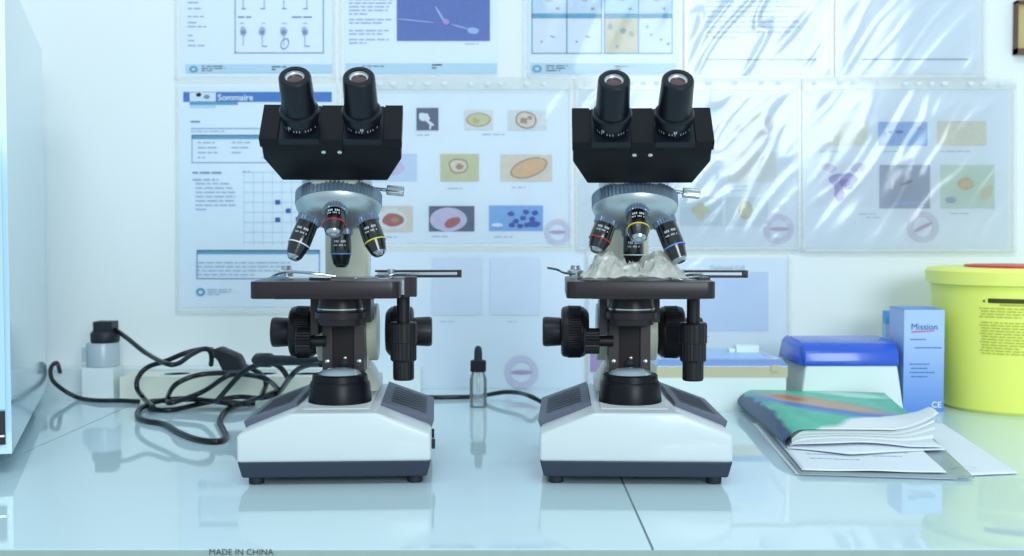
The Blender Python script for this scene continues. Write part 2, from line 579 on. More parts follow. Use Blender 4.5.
    st = MB(M_stage)
    st.prism(rrect(-0.0665 + so, 0.008, 0.0665 + so, 0.142, 0.009), 0.1662, 0.1816, 'z', M_stage, bevel=0.0009)
    st.box((-0.044 + so, 0.0075, 0.1660), (0.044 + so, 0.02, 0.1690), M_channel)
    sto = soft(st.build('stage', R), 40)
    # x-y drive on the right
    sb = -0.0085
    MB(M_stage).box((0.0690 + sb, 0.045, 0.1655), (0.0745 + sb, 0.11, 0.1835), M_stage, bevel=0.0008).box((0.0705 + sb, 0.05, 0.1655), (0.080 + sb, 0.078, 0.1838), M_stage, bevel=0.001).box((0.0667 + sb, 0.04, 0.168), (0.0692 + sb, 0.11, 0.1813), M_steel).build('stage_bracket', R)
    sk = MB(M_knob).lathe([(0.137, 0.0062), (0.168, 0.0062)], (0.0585, 0.070, 0), n=24, m=M_knob)
    soft(sk.build('drive_shaft', R), 30)
    soft(MB(M_knob).lathe([(0.1035, 0.0112), (0.105, 0.0124), (0.121, 0.0124), (0.1215, 0.0132), (0.139, 0.0132), (0.1405, 0.0120)], (0.0585, 0.070, 0), m=M_knob, teeth=24, td=0.0004).build('stage_drive_knob', R), 20)
    soft(MB(M_knob).lathe([(0.0855, 0.0090), (0.087, 0.0100), (0.104, 0.0100)], (0.0585, 0.070, 0), m=M_knob, teeth=22, td=0.0003).build('stage_drive_knob', R), 20)
    # slide holder with its scale bar running out to the right
    hx = 0.1125
    hb = MB(M_stage).box((0.03, 0.098, 0.1870), (hx, 0.110, 0.1888), M_stage, bevel=0.0004).box((0.03, 0.096, 0.1817), (hx, 0.106, 0.1840), M_stage, bevel=0.0004)
    hb.box((hx - 0.003, 0.096, 0.1817), (hx + 0.0015, 0.110, 0.1888), M_stage, bevel=0.0006)
    hb.box((0.032, 0.0985, 0.1843), (hx - 0.004, 0.109, 0.1868), M_steel)
    hb.build('scale_bar', R)
    h = MB(M_steel)
    h.box((-0.050, 0.086, 0.1818), (0.062, 0.098, 0.1832), M_steel, bevel=0.0004)
    h.box((0.036, 0.052, 0.1818), (0.046, 0.09, 0.1832), M_steel, bevel=0.0004)
    h.tube([(0.036, 0.062, 0.184), (0.044, 0.055, 0.1845), (0.052, 0.057, 0.1865), (0.066, 0.065, 0.1868)], 0.0011, m=M_steel)
    h.lathe([(0.1832, 0.0026), (0.187, 0.0026), (0.1873, 0.0036), (0.1905, 0.0036)], (0.047, 0.075, 0), n=20, m=M_steel)
    h.lathe([(0.1816, 0.0062), (0.1842, 0.0062), (0.1845, 0.0078), (0.187, 0.0078), (0.1885, 0.0050), (0.192, 0.0042)], (-0.0525, 0.080, 0.002), n=24, m=M_steel)
    if holder == 'slide':
        h.tube([(-0.062, 0.060, 0.1850), (-0.048, 0.048, 0.1892), (-0.024, 0.042, 0.1880), (-0.003, 0.046, 0.1850)], 0.0014, m=M_steel)
        h.prism([(-0.064, 0.060), (-0.044, 0.036), (-0.006, 0.040), (-0.006, 0.045), (-0.040, 0.044), (-0.054, 0.064)], 0.1835, 0.1850, 'z', M_steel)
    else:
        h.tube([(-0.046, 0.078, 0.186), (-0.062, 0.07, 0.1870), (-0.070, 0.062, 0.1905), (-0.079, 0.056, 0.1925)], 0.0011, m=M_steel)
        h.tube([(0.03, 0.05, 0.184), (0.044, 0.046, 0.1880), (0.050, 0.05, 0.1838), (0.064, 0.05, 0.1836)], 0.0009, m=M_objb)
    ho = soft(h.build('slide_holder', R, label='steel specimen holder'), 35)
    if holder == 'slide':
        MB(M_objb).prism([(-0.026, 0.038), (-0.006, 0.034), (0.016, 0.038), (0.016, 0.060), (-0.014, 0.060)], 0.1818, 0.1842, 'z').build('dark_slide', ho)
    # --- nosepiece, tilted towards the viewer
    al = radians(19.5)
    c = Vector((0.001, 0.042, 0.2502 + hz * .7))
    d = Vector((0, -sin(al), -cos(al)))
    v = Vector((0, cos(al), -sin(al)))
    npm = MB(M_alum)
    npm.lathe([(-0.0125, 0.026), (-0.0115, 0.0365), (-0.0095, 0.0385)], c, d, 60, M_alum)
    npm.lathe([(-0.0104, 0.0395), (0.0005, 0.0395)], c, d, m=M_knurl, teeth=64, td=0.0016)
    npm.lathe([(0.0004, 0.0382), (0.0012, 0.0390), (0.0035, 0.0385), (0.0075, 0.0360), (0.0120, 0.0315), (0.0150, 0.0255), (0.0165, 0.018), (0.017, 0.0)], c, d, 60, M_alum)
    soft(npm.build('nosepiece', R, label='silver revolving nosepiece with knurled ring'), 30)
    X = Vector((1, 0, 0))
    ro = 0.0235
    for key, (L, ring) in objs.items():
        if key == 'down':
            og, dd = c + v * ro + d * 0.0102, Vector((0, 0, -1))
        elif key == 'front':
            og, dd = c - v * ro + d * 0.0092, (d * cos(al) - v * sin(al))
        else:
            s = -1 if key == 'left' else 1
            og, dd = c + X * s * (ro + 0.001) + d * 0.0092, (d * cos(al) + X * s * sin(al))
        objective(R, og, dd, L, ring)
    # --- clamp screw of the head
    soft(MB(M_steel).lathe([(0.022, 0.0018), (0.044, 0.0018), (0.0445, 0.0030)], (0.001, 0.045, 0.2690 + hz), (1, 0, -0.10), 20, M_steel)
         .lathe([(0.044, 0.0040), (0.045, 0.0047), (0.0590, 0.0047), (0.0600, 0.0040)], (0.001, 0.045, 0.2690 + hz), (1, 0, -0.10), m=M_steel, teeth=18, td=0.0005).build('clamp_screw', R, label='knurled steel clamp screw'), 20)
    # --- binocular head: block with chamfered lower corners
    fc = Vector((0.0022, -0.0207, 0.3200 + hz))
    B = Matrix(((1, 0, 0, fc.x), (0, V_UP.y, V_IN.y, fc.y), (0, V_UP.z, V_IN.z, fc.z), (0, 0, 0, 1)))   # local (x, up-face, out)
    hd = MB(M_black)
    hp = [(-0.0590, -0.004), (0.0590, -0.004), (0.0592, -0.0240), (0.0460, -0.0500), (-0.0460, -0.0500), (-0.0592, -0.0240)]
    hd.prism(hp, -0.0206, 0.0206, 'y', M_black, bevel=0.0014, mtx=B)
    hd.box((-0.0596, -0.0220, -0.0085), (0.0596, 0.0214, -0.0012), M_black, bevel=0.0006, mtx=B)
    hd.box((-0.0600, -0.0222, -0.0088), (-0.0448, 0.0216, 0.0006), M_black, bevel=0.0005, mtx=B)
    hd.box((0.0448, -0.0222, -0.0088), (0.0600, 0.0216, 0.0006), M_black, bevel=0.0005, mtx=B)
    hd.box((-0.0100, -0.0226, -0.0180), (0.0100, 0.0216, 0.0002), M_black, bevel=0.0005, mtx=B)
    hd.lathe([(0.272, 0.026), (0.300, 0.026)], (0, 0.030, 0), n=36, m=M_black)
    hdo = soft(hd.build('binocular_head', R), 40)
    for s in (-1, 1):
        q = B @ Vector((s * 0.0068, -0.0226, -0.0140))
        soft(MB(M_screw).lathe([(-0.001, 0.0019), (0.0006, 0.0019), (0.0011, 0.001), (0.0012, 0)], q, -V_UP, 16).build('screw', hdo, label='bright steel screw'))
        e0 = B @ Vector((s * 0.0262, -0.0025, 0.0))
        MB(M_eyep).box((s * 0.0270 - 0.0165, -0.0221, -0.006), (s * 0.0270 + 0.0165, 0.0210, 0.0), M_eyep, bevel=0.0004, mtx=B).build('tube_plate', hdo)
        ey = MB(M_eyep).lathe([(-0.001, 0.0145), (0.002, 0.0153), (0.0080, 0.0155), (0.0090, 0.0166), (0.0155, 0.0168), (0.0168, 0.0160), (0.0172, 0.0143), (0.0190, 0.0144),
                               (0.0485, 0.0135), (0.0508, 0.0132), (0.0520, 0.0122), (0.0522, 0.0084), (0.0495, 0.0075)], e0, V_IN, 48, M_eyep, cap=False)
        eo = soft(ey.build('eyepiece', R), 30)
        soft(MB(M_eyering, M_lens).lathe([(0.0510, 0.0079), (0.0497, 0.0076), (0.0487, 0.0064)], e0, V_IN, 36, M_eyering, cap=False)
             .lathe([(0.0485, 0.0070), (0.0491, 0.0045), (0.0494, 0.0)], e0, V_IN, 36, M_lens, cap=False).build('eye_lens', eo, label='dark coated eye lens in a pale ring'))
        wm = MB(M_mark)
        wrapped_marks(wm, e0, V_IN, 0.0154, [(0.003, -0.95, 0.16, 13, 0.0022, 0.035)], M_mark)
        wrapped_marks(wm, e0, V_IN, 0.0156, [(0.0055, -0.62 if s < 0 else -0.05, 0.1, 2, 0.0030, 0.06)], M_mark)
        wm.build('diopter_scale', eo, label='white graduation marks')
    return R


XL, XR = -0.1578, 0.1102
RL, RR = radians(3.0), radians(-2.0)
scope_l = microscope('binocular microscope with bare stage, left one, beside the coiled black cord', (XL, 0.988, 0), RL,
                     {'left': (0.0455, M_wht), 'right': (0.0415, M_yel), 'front': (0.034, M_red), 'down': (0.0400, M_blu)}, 'slide', -0.0085, 0.0, 0.0035)
scope_r = microscope('binocular microscope with crumpled film on its stage, right one, beside the magazine', (XR, 0.988, 0), RR,
                     {'left': (0.036, M_red), 'right': (0.0465, M_blu), 'front': (0.038, M_yel), 'down': (0.0390, M_wht)}, 'film', 0.0045, -0.0025, -0.0035)


# ------------------------------------------------------------------ crumpled film on the right stage
def crumple():
    t = film_mat('crumpled_film', 0.9, 0.76, (250, 250, 240), 0.2)
    cx, cy = XR + 0.001, 0.988 + 0.037
    mb = MB(t)

    def fn(u, v):
        x, y = (u - .5) * 0.094, (v - .5) * 0.050
        rr = min(1.0, math.hypot(x / 0.049, y / 0.027))
        env = max(0.0, 1 - rr ** 3)
        left = math.exp(-((x + 0.029) / 0.014) ** 2)
        right = math.exp(-((x - 0.026) / 0.016) ** 2)
        p = Vector((x * 85, y * 85, 3.1))
        rid = 1 - abs(noise.noise(p)) * 2
        rid2 = 1 - abs(noise.noise(p * 2.3 + Vector((7, 1, 2)))) * 2
        hgt = 0.0025 + 0.019 * left + 0.014 * right + 0.008 * max(0, rid) + 0.006 * max(0, rid2) - 0.002
        dx = 0.004 * noise.noise(Vector((u * 9, v * 9, 5)))
        dy = 0.004 * noise.noise(Vector((u * 9, v * 9, 9)))
        return (x + dx, y + dy, 0.1846 + max(0.0, hgt) * env + 0.0012 * noise.noise(Vector((u * 14, v * 14, 0))) )
    mb.grid(fn, 90, 60, smooth=False)
    o = mb.build('crumpled_film')
    o.location = (cx, cy, 0)
    tag(o, 'crumpled greenish white plastic film lying on the right microscope stage', 'plastic film')


crumple()


# ------------------------------------------------------------------ wall pages
def page(label, x0, y0, x1, y1, film, group='printed pages on the wall', wr=0.0006, sleeve=None, seed=0, z_extra=0.0, top_strip=None, big=0.0):
    """a printed sheet in a clear sleeve on the wall; returns a drawing object working in photo points on the wall plane"""
    a, c = atY(x0, y1, WALL), atY(x1, y0, WALL)
    R = thing('document_page', label, 'document', ((a.x + c.x) / 2, WALL, a.z), 0, group)
    org = R.location

    class P:
        layer = 0

        def pt(self, px, py, off):
            q = atY(px, py, WALL)
            return Vector((q.x, WALL - off, q.z)) - org

        def rect(self, mb, xa, ya, xb, yb, m, lift=0.0):
            off = 0.0012 + 0.0003 * self.layer + lift
            mb.quad([self.pt(xa, yb, off), self.pt(xb, yb, off), self.pt(xb, ya, off), self.pt(xa, ya, off)], m)

        def ell(self, mb, cx, cy, rx, ry, m, lift=0.0002, rot=0.0, n=28, wob=0.0, hole=0.0):
            off = 0.0012 + 0.0003 * self.layer + lift
            pts = []
            for i in range(n):
                t = 2 * pi * i / n
                k = 1 + wob * noise.noise(Vector((cos(t) * 1.5 + cx, sin(t) * 1.5, cy)))
                ex, ey = rx * cos(t) * k, ry * sin(t) * k
                pts.append((cx + ex * cos(rot) - ey * sin(rot), cy + ex * sin(rot) + ey * cos(rot)))
            if hole:
                for i in range(n):
                    p1, p2 = pts[i], pts[(i + 1) % n]
                    h1 = (cx + (p1[0] - cx) * hole, cy + (p1[1] - cy) * hole)
                    h2 = (cx + (p2[0] - cx) * hole, cy + (p2[1] - cy) * hole)
                    mb.quad([self.pt(*h1, off), self.pt(*p1, off), self.pt(*p2, off), self.pt(*h2, off)], m)
            else:
                mb.quad([self.pt(*q, off) for q in pts], m)

        def frame(self, mb, xa, ya, xb, yb, t, m):
            self.rect(mb, xa, ya, xb, ya + t, m)
            self.rect(mb, xa, yb - t, xb, yb, m)
            self.rect(mb, xa, ya, xa + t, yb, m)
            self.rect(mb, xb - t, ya, xb, yb, m)

        def words(self, mb, xa, ya, xb, n, pitch, m, h=1.5, full=0.85):
            for r in range(n):
                x = xa
                end = xa + (xb - xa) * (full + (1 - full) * random.random() if r < n - 1 else 0.3 + 0.5 * random.random())
                while x < end:
                    w = min(random.uniform(3, 11), end - x)
                    if w > 1:
                        self.rect(mb, x, ya + r * pitch, x + w, ya + r * pitch + h, m)
                    x += w + 1.6

        def photo(self, xa, ya, xb, yb, bg, blobs, lab=None):
            self.layer += 1
            mb = MB(bg)
            self.rect(mb, xa, ya, xb, yb, bg)
            for k, (cx, cy, rx, ry, m, rot, wob) in enumerate(blobs):
                self.ell(mb, cx, cy, rx, ry, m, lift=0.00015 * (k + 1), rot=rot, wob=wob)
            self.layer -= 1
            o = mb.build('printed_photo', R, label=lab)
            return o

        def stamp(self, cx, cy, r, rot=0.0):
            mb = MB(M_stamp)
            self.ell(mb, cx, cy, r, r, M_stamp, lift=0.0009, n=40, hole=0.64)
            self.ell(mb, cx, cy, r * 0.66, r * 0.13, M_stampd, lift=0.0010, rot=rot, n=12)
            mb.build('ink_stamp', R, label='round pale purple ink stamp')

        def build(self, mb, name, lab=None):
            self.layer += 1
            return mb.build(name, R, label=lab)
    P_ = P()
    P_.root = R
    pm = MB(M_paper)
    q = [P_.pt(x0, y1, 0.0010), P_.pt(x1, y1, 0.0010), P_.pt(x1, y0, 0.0010), P_.pt(x0, y0, 0.0010)]
    k = [w + Vector((0, 0.0004, 0)) for w in q]
    pm.hexa([q[0], q[1], k[1], k[0], q[3], q[2], k[2], k[3]], M_paper)
    pm.build('paper_sheet', R)
    P_.layer = 1
    if film:
        s = sleeve or (x0 - 4, y0 - 6, x1 + 4, y1 + 4)
        fm = MB(film)
        e = 0.0

        def fn(u, v):
            px, py = s[0] + (s[2] - s[0]) * u, s[3] + (s[1] - s[3]) * v
            w = P_.pt(px, py, 0.0068)
            edge = min(1.0, min(u, 1 - u, v, 1 - v) * 9)
            t = Vector((px * 0.020 + py * 0.012, (px - py) * 0.006, seed * 3.7))
            n1 = noise.noise(t * 1.6)
            n2 = noise.noise(Vector((px * 0.05 + py * 0.035, (px * 0.4 - py) * 0.012, seed * 1.9 + 5)))
            rid = 0.0
            if big:
                n3 = noise.noise(Vector(((px + py * 0.8) * 0.045, (px - py) * 0.008, seed * 5.1)))
                rid = (1 - min(1.0, abs(n3) * 3.2)) ** 3
            off = wr * (n1 * 1.6 + n2 * 0.8) + big * rid
            return w + Vector((0, max(-0.0025, min(0.003, -off)) * edge, 0))
        fm.grid(fn, 70, 60)
        fm.build('plastic_sleeve', R, label='clear plastic sleeve over the page')
        sm = MB(M_strip)
        for (xa, ya, xb, yb) in ((s[0], s[1], s[0] + 3, s[3]), (s[2] - 3, s[1], s[2], s[3]), (s[0], s[3] - 3, s[2], s[3])):
            sm.quad([P_.pt(xa, yb, .0075), P_.pt(xb, yb, .0075), P_.pt(xb, ya, .0075), P_.pt(xa, ya, .0075)])
        sm.build('sealed_edge', R)
        if top_strip:
            tm = MB(M_strip)
            ya, yb = top_strip
            tm.quad([P_.pt(s[0], yb, .0075), P_.pt(s[2], yb, .0075), P_.pt(s[2], ya, .0075), P_.pt(s[0], ya, .0075)])
            P_.layer, keep = 0, P_.layer
            x = s[0] + 12
            while x < s[2] - 6:
                P_.ell(tm, x, (ya + yb) / 2, random.uniform(2.0, 3.4), 1.9, M_cell, lift=0.0067)
                x += random.choice((13, 17, 26))
            P_.layer = keep
            tm.build('binding_strip', R, label='milky punched strip')
    return P_


def pmat(name, col):
    return mat('photo_' + name, col, 0.7, var=0.01 if name.startswith(('faint', 'light', 'pale', 'white')) else 0.14, vscale=170)


# -- top row ---------------------------------------------------------
g = page('printed page with boxed drawings of round headed shapes, top left on the wall', 180, -60, 333, 77, M_film, seed=1, sleeve=(176, -64, 337, 80))
t = MB(M_text)
for yy in (2, 8, 16, 22, 26, 35, 40, 45):
    g.words(t, 188, yy, random.uniform(200, 222), 1, 3, M_text, full=1)
g.words(t, 238, 16.5, 262, 1, 3, M_text2); g.words(t, 292, 16.5, 320, 1, 3, M_text2)
for x in (240, 262, 282, 303):
    g.words(t, x, 23, x + 10, 1, 3, M_text, h=1)
g.build(t, 'printed_text')
d_ = MB(M_text2)
g.frame(d_, 235, -40, 324, 53.5, 0.9, M_text2)
for i, x in enumerate((243.5, 262.5, 284, 305)):
    g.ell(d_, x, 31.5, 3.4, 4.6, M_text, wob=0.2); g.ell(d_, x, 32.5, 2.2, 2.2, M_text2, lift=0.0004)
    g.rect(d_, x - .5, 35, x + .5, 46, M_text)
    if i == 2:
        g.ell(d_, x + 1, 44, 4, 6, M_text2, hole=0.8, rot=0.4)
    elif i:
        g.rect(d_, x, 46, x + 5, 47, M_text2)
    g.rect(d_, x - .5 + (i % 2) * 2, 0, x + .6 + (i % 2) * 2, 9, M_text)
    g.rect(d_, x - 2, 8.4, x + 3, 9.3, M_text2)
g.build(d_, 'printed_drawing', 'boxed line drawings')
f_ = MB(M_pale)
g.rect(f_, 186, 64.5, 332, 73, M_pale)
g.ell(f_, 194, 69.5, 4.2, 3.4, M_teal, hole=0.45)
g.words(f_, 202, 66, 226, 3, 2.2, M_text, h=.9); g.words(f_, 272, 66.5, 287, 2, 2.6, M_text2, h=1.2)
g.build(f_, 'page_footer', 'pale blue footer band with a small round logo')

g = page('printed page with large slate blue photo and text column, second from left in top row', 345, -60, 498, 76, M_film, seed=2, sleeve=(340, -64, 526, 80))
t = MB(M_text)
g.words(t, 349, -1, 394, 5, 3.6, M_text); g.words(t, 349, 19, 394, 2, 3.4, M_text); g.words(t, 349, 30, 394, 2, 3.4, M_text); g.words(t, 349, 39, 394, 2, 3.4, M_text)
g.words(t, 465, 43.5, 488, 1, 3, M_text, h=1)
g.build(t, 'printed_text')
sl = pmat('slate', (96, 116, 182)); pk = pmat('pinkish', (176, 148, 200)); lb = pmat('pale_violet', (160, 184, 226))
g.photo(397, -50, 490, 41, sl, [(441, 16, 1.0, 11, lb, -0.55, 0), (446, 22, 3.4, 2.6, pk, .3, 0.1), (460, 27, 9, .7, lb, .25, 0), (473, 31, 6, 3.2, lb, .1, .2), (415, 21, 20, .6, lb, .1, 0)], 'slate blue micrograph')
f_ = MB(M_pale)
g.rect(f_, 346, 63.5, 497, 74, M_pale); g.words(f_, 432, 64.5, 446, 2, 3, M_text2, h=1.3); g.words(f_, 362, 66, 386, 2, 2.4, M_text, h=.9)
g.build(f_, 'page_footer')

g = page('printed page with a ruled table of eight cell photos, third in top row', 526, -60, 678, 76, M_filmm, seed=3, sleeve=(528, -64, 681, 80))
t = MB(M_teal)
for (xa, xb) in ((531.5, 602), (604, 672.5)):
    g.frame(t, xa, -30, xb, 54, 0.9, M_teal)
    g.rect(t, xa, 14, xb, 18.5, M_teal)
    g.rect(t, (xa + xb) / 2 - .5, -30, (xa + xb) / 2 + .5, 54, M_teal)
g.build(t, 'printed_table', 'teal ruled table')
tanp = pmat('tan', (206, 200, 178)); spot = pmat('spot_grey', (150, 158, 178))
for k, (xa, xb) in enumerate(((532.6, 566), (567.6, 601), (605, 637), (639, 671.5))):
    c_ = pmat('cell_sky', (196, 216, 236)) if k != 2 else pmat('cell_sky2', (186, 214, 240))
    g.photo(xa, -28, xb, 13.5, c_, [(xa + 16, 0, 4, 1.6, pmat('mauve', (190, 170, 196)), .4, .2), (xa + 25, 9, 2, 1.5, spot, 0, .2)])
    if k < 2:
        g.photo(xa, 19, xb, 53, M_cell, [(xa + 20, 37, 3, .7, spot, .3, 0), (xa + 9, 42, 1.2, 1.2, spot, 0, 0)])
    elif k == 2:
        g.photo(xa, 19, xb, 53, tanp, [(xa + 18, 31, 3, 3, spot, 0, .3), (xa + 5, 27, 2, 3, spot, 0, .2), (xa + 12, 47, 1.6, 1.6, spot, 0, .2), (xa + 26, 34, 3, 3.4, pmat('grey_green', (176, 178, 160)), 0, .2)])
    else:
        g.photo(xa, 19, xb, 53, M_cell, [(xa + 8, 27, 1.4, 1.4, spot, 0, 0), (xa + 22, 40, 1.4, 1.4, spot, 0, 0), (xa + 29, 44, 1.6, 1.6, spot, 0, 0), (xa + 12, 35, 1.2, 1.2, spot, 0, 0)])
f_ = MB(M_pale)
g.rect(f_, 530, 63.5, 676, 74, M_pale); g.ell(f_, 537, 69, 5, 3.8, M_teal, hole=.5); g.words(f_, 546, 65.5, 568, 3, 2.4, M_text, h=1); g.words(f_, 615, 66, 628, 2, 3, M_text2, h=1.3)
g.build(f_, 'page_footer', 'pale blue footer band with a small round logo')

g = page('glare covered text page with short paragraph, fourth in top row', 688, -60, 822, 74, M_filmr, seed=4, wr=0.0009, sleeve=(684, -64, 832, 80), big=0.0016)
t = MB(M_text)
g.words(t, 706, 1, 803, 3, 5, M_text); g.words(t, 706, 16, 803, 5, 5.2, M_text);
r_ = MB(M_text2)
g.rect(r_, 706, 59.2, 816, 60.4, M_text2)
r_.build('ruled_line', g.root)
g.build(t, 'printed_text')
g = page('almost blank page with one ruled line, rightmost in top row', 838, -60, 978, 74, M_filmr, seed=5, wr=0.0005, sleeve=(834, -64, 984, 80), big=0.0005)
t = MB(M_text2)
g.rect(t, 861, 58.8, 968, 60.2, M_text2)
g.build(t, 'ruled_line')

# -- lower rows -------------------------------------------------------
g = page('contents page with blue title bar reading Sommaire, left of the left microscope', 180, 86, 335, 307, M_film, seed=6, sleeve=(177, 82, 341, 311))
t = MB(M_hblue)
g.rect(t, 183.5, 92, 332, 102, M_hblue); g.rect(t, 190, 92.5, 216, 101.5, M_cell, lift=.0001); g.ell(t, 199, 95, 2.6, 2.2, M_ink, wob=.3); g.ell(t, 207, 97, 3, 2.4, M_text2, wob=.3)
g.rect(t, 190, 102.2, 238, 105, M_teal); g.rect(t, 190, 105.2, 216, 108, M_pale)
g.build(t, 'title_bar', 'blue title bar with a small picture')
q = g.pt(236, 100.6, 0.0032)
lettering('Sommaire', 0.0125, 'title_lettering', M_cell, g.root, Matrix.Translation(q) @ FRONT, bold=0.0003)
t = MB(M_teal)
g.rect(t, 192, 135, 322, 139, M_teal)
g.frame(t, 192, 135, 322, 163, .7, M_text2)
g.rect(t, 197, 250, 320, 254, M_teal)
g.frame(t, 197, 250, 320, 279, .8, M_hblue)
for i in range(8):
    g.rect(t, 244 + i * 9.5, 172, 244.5 + i * 9.5, 246, M_pale)
    g.rect(t, 244, 172 + i * 10, 312, 172.5 + i * 10, M_pale)
g.build(t, 'printed_table', 'tables with blue headers')
t = MB(M_navy)
for x, y in ((275.5, 200), (286, 208.5), (275.5, 217.5), (296, 217)):
    g.rect(t, x, y, x + 5, y + 4.5, M_navy)
g.build(t, 'blue_squares', 'small navy squares in a grid')
t = MB(M_text)
g.words(t, 191, 121, 212, 1, 3, M_text2); g.rect(t, 191, 128, 318, 129, M_text); g.words(t, 191, 131, 300, 1, 2, M_text, h=.8)
for x, n in ((198, 4), (232, 3), (262, 4), (290, 3)):
    g.words(t, x, 142, x + 20, n, 5, M_text, h=1.1)
g.words(t, 193, 172, 236, 1, 3, M_text2); g.words(t, 243, 171, 258, 1, 2, M_text); g.words(t, 193, 179, 238, 1, 3, M_text)
g.words(t, 196, 183, 238, 7, 4.3, M_text, h=1.2); g.words(t, 196, 262, 300, 4, 4, M_text, h=1.1)
g.words(t, 208, 289, 234, 3, 2.4, M_text, h=1)
g.ell(t, 201, 292, 4.6, 4, M_teal, hole=.5)
g.build(t, 'printed_text')

purple = pmat('violet', (150, 140, 205)); olive = pmat('olive', (198, 198, 160)); brown = pmat('brown', (170, 140, 118)); sand = pmat('sand', (216, 206, 196))
cream = pmat('cream', (214, 220, 222)); orange = pmat('orange', (214, 176, 140)); rust = pmat('rust', (168, 92, 96)); greyd = pmat('dark_grey', (84, 94, 122)); lil = pmat('lilac', (196, 190, 220))
skyb = pmat('sky', (128, 172, 226)); deep = pmat('deep_blue', (40, 76, 170)); white = pmat('white', (222, 232, 244)); green = pmat('pale_green', (190, 214, 200)); slate = pmat('steel', (140, 154, 182)); olv2 = pmat('olive_egg', (186, 180, 130))
g = page('page of nine micrographs with a round stamp, between the two microscope heads', 345, 90, 570, 243, M_filmm, seed=7, wr=0.0008, sleeve=(343, 84, 572, 247), top_strip=(78, 90), big=0.0004)
g.photo(416.5, 108, 438.5, 130.5, greyd, [(424, 117, 5.5, 4.2, white, .3, .3), (430, 123, 5, 1.4, white, .6, 0), (430.5, 126, 1, 4, white, .1, 0)], 'dark photo with a white cell')
g.photo(464.5, 110, 493, 130, cream, [(478.5, 120, 12.5, 7, brown, 0, .05), (478.5, 120, 11.3, 6, olive, 0, .1), (476, 121, 4, 2.6, olv2, 0, .4)], 'pale photo with a speckled oval')
g.photo(508, 110.5, 546, 130.5, cream, [(526, 120.5, 11, 8.8, brown, .2, .1), (526, 120.5, 9.4, 7.2, sand, .2, .15), (524, 121, 4, 3.4, brown, 0, .5), (530, 118, 2.4, 2, brown, 0, .4)], 'pale photo with a brown round cell')
g.photo(440.5, 154, 479, 181.5, olive, [(458.5, 166, 10, 7.8, brown, .1, .12), (458.5, 166, 8.4, 6.2, sand, .1, .12), (459.5, 167, 4, 3, brown, 0, .4)], 'olive photo with a round cell')
g.photo(500.5, 154.5, 552, 181.5, sand, [(529, 168, 19.5, 9.4, brown, -.32, .04), (529, 168, 18, 8, orange, -.32, .06)], 'sand coloured photo with an orange oval')
g.photo(381, 206, 413, 232, sand, [(392, 219.5, 15, 10.5, cream, 0, .08), (393, 220, 10.5, 6.6, rust, 0, .12), (395, 220, 4, 2.4, brown, 0, .3)], 'photo with a rust red cell')
g.photo(429, 206, 474.5, 231.5, greyd, [(448.5, 219.5, 18.5, 12, lil, 0, .02), (452.5, 222.5, 8.2, 4.6, rust, -.4, .08)], 'dark photo with a lilac disc and red cell')
g.photo(489, 205.5, 543, 231, skyb, [(508 + dx, 216 + dy, 3.2, 2.4, deep, 0, .25) for dx, dy in ((3, -2), (8, 5), (15, 2), (19, 9), (12, 10), (24, 3), (4, 9), (27, -3), (18, -4))] + [(497, 225, 6, 2, white, 0, .3), (534, 224, 6, 3, deep, 0, .4)], 'blue photo with dark blue dots')
g.photo(356, 154, 417, 181, pmat('pale_lav', (196, 212, 238)), [(390, 168, 14, 8, lil, 0, .2)])
t = MB(M_text)
for xa, yy, xb in ((417, 134.5, 437), (482, 134, 517), (448, 188, 472), (512, 187, 546), (432, 236, 468), (494, 236.5, 545), (386, 236.5, 408)):
    g.words(t, xa, yy, xb, 1, 3, M_text, h=1.1, full=1)
g.build(t, 'printed_text')
g.stamp(557.5, 232, 13)

g = page('pale page with a round stamp, reaching down to the counter behind the dropper bottle', 345, 252, 585, 398, M_film, seed=8, wr=0.0006, sleeve=(343, 248, 588, 400))
t = MB(M_text)
g.words(t, 440, 321, 475, 1, 3, M_pale, h=1.2); g.words(t, 508, 321, 535, 1, 3, M_pale, h=1.2)
g.build(t, 'printed_text')
g.photo(432, 258, 482, 315, pmat('faint_a', (214, 226, 244)), []); g.photo(490, 258, 540, 315, pmat('faint_b', (216, 228, 246)), [])
g.stamp(521.5, 372, 16.5)

g = page('creased page with faint cell photos, stamp and hatched lines, behind the right microscope head', 578, 90, 796, 246, M_filmr, seed=9, wr=0.0011, sleeve=(575, 84, 800, 250), top_strip=(78, 90), big=0.0015)
for xa, xb, ya, yb, m, bl in ((680, 722, 197, 226, pmat('faint_c', (198, 214, 228)), [(696, 210, 5, 4, olive, 0, .2), (704, 210, 5, 4, olive, 0, .2), (700, 216, 4, 4, olive, 0, .2), (700, 206, 4, 4, olive, 0, .2)]),
                          (726, 768, 197, 226, pmat('faint_d', (206, 222, 234)), [(745, 210, 7, 9.5, olv2, 0, .05), (745, 210, 5.6, 8, olive, 0, .1)]),
                          (726, 774, 116, 140, pmat('faint_e', (216, 222, 224)), [(752, 128, 14, 7, cream, 0, .3)]), (728, 776, 152, 182, pmat('faint_f', (218, 222, 222)), [(752, 168, 15, 8, cream, 0, .3)])):
    g.photo(xa, ya, xb, yb, m, bl)
t = MB(M_text)
for yy in (122, 127, 132, 138, 156, 161, 166, 172, 186, 190):
    g.words(t, 730, yy, 775, 1, 3, M_text, h=.9)
g.build(t, 'printed_text')
g.stamp(778.5, 229, 15)

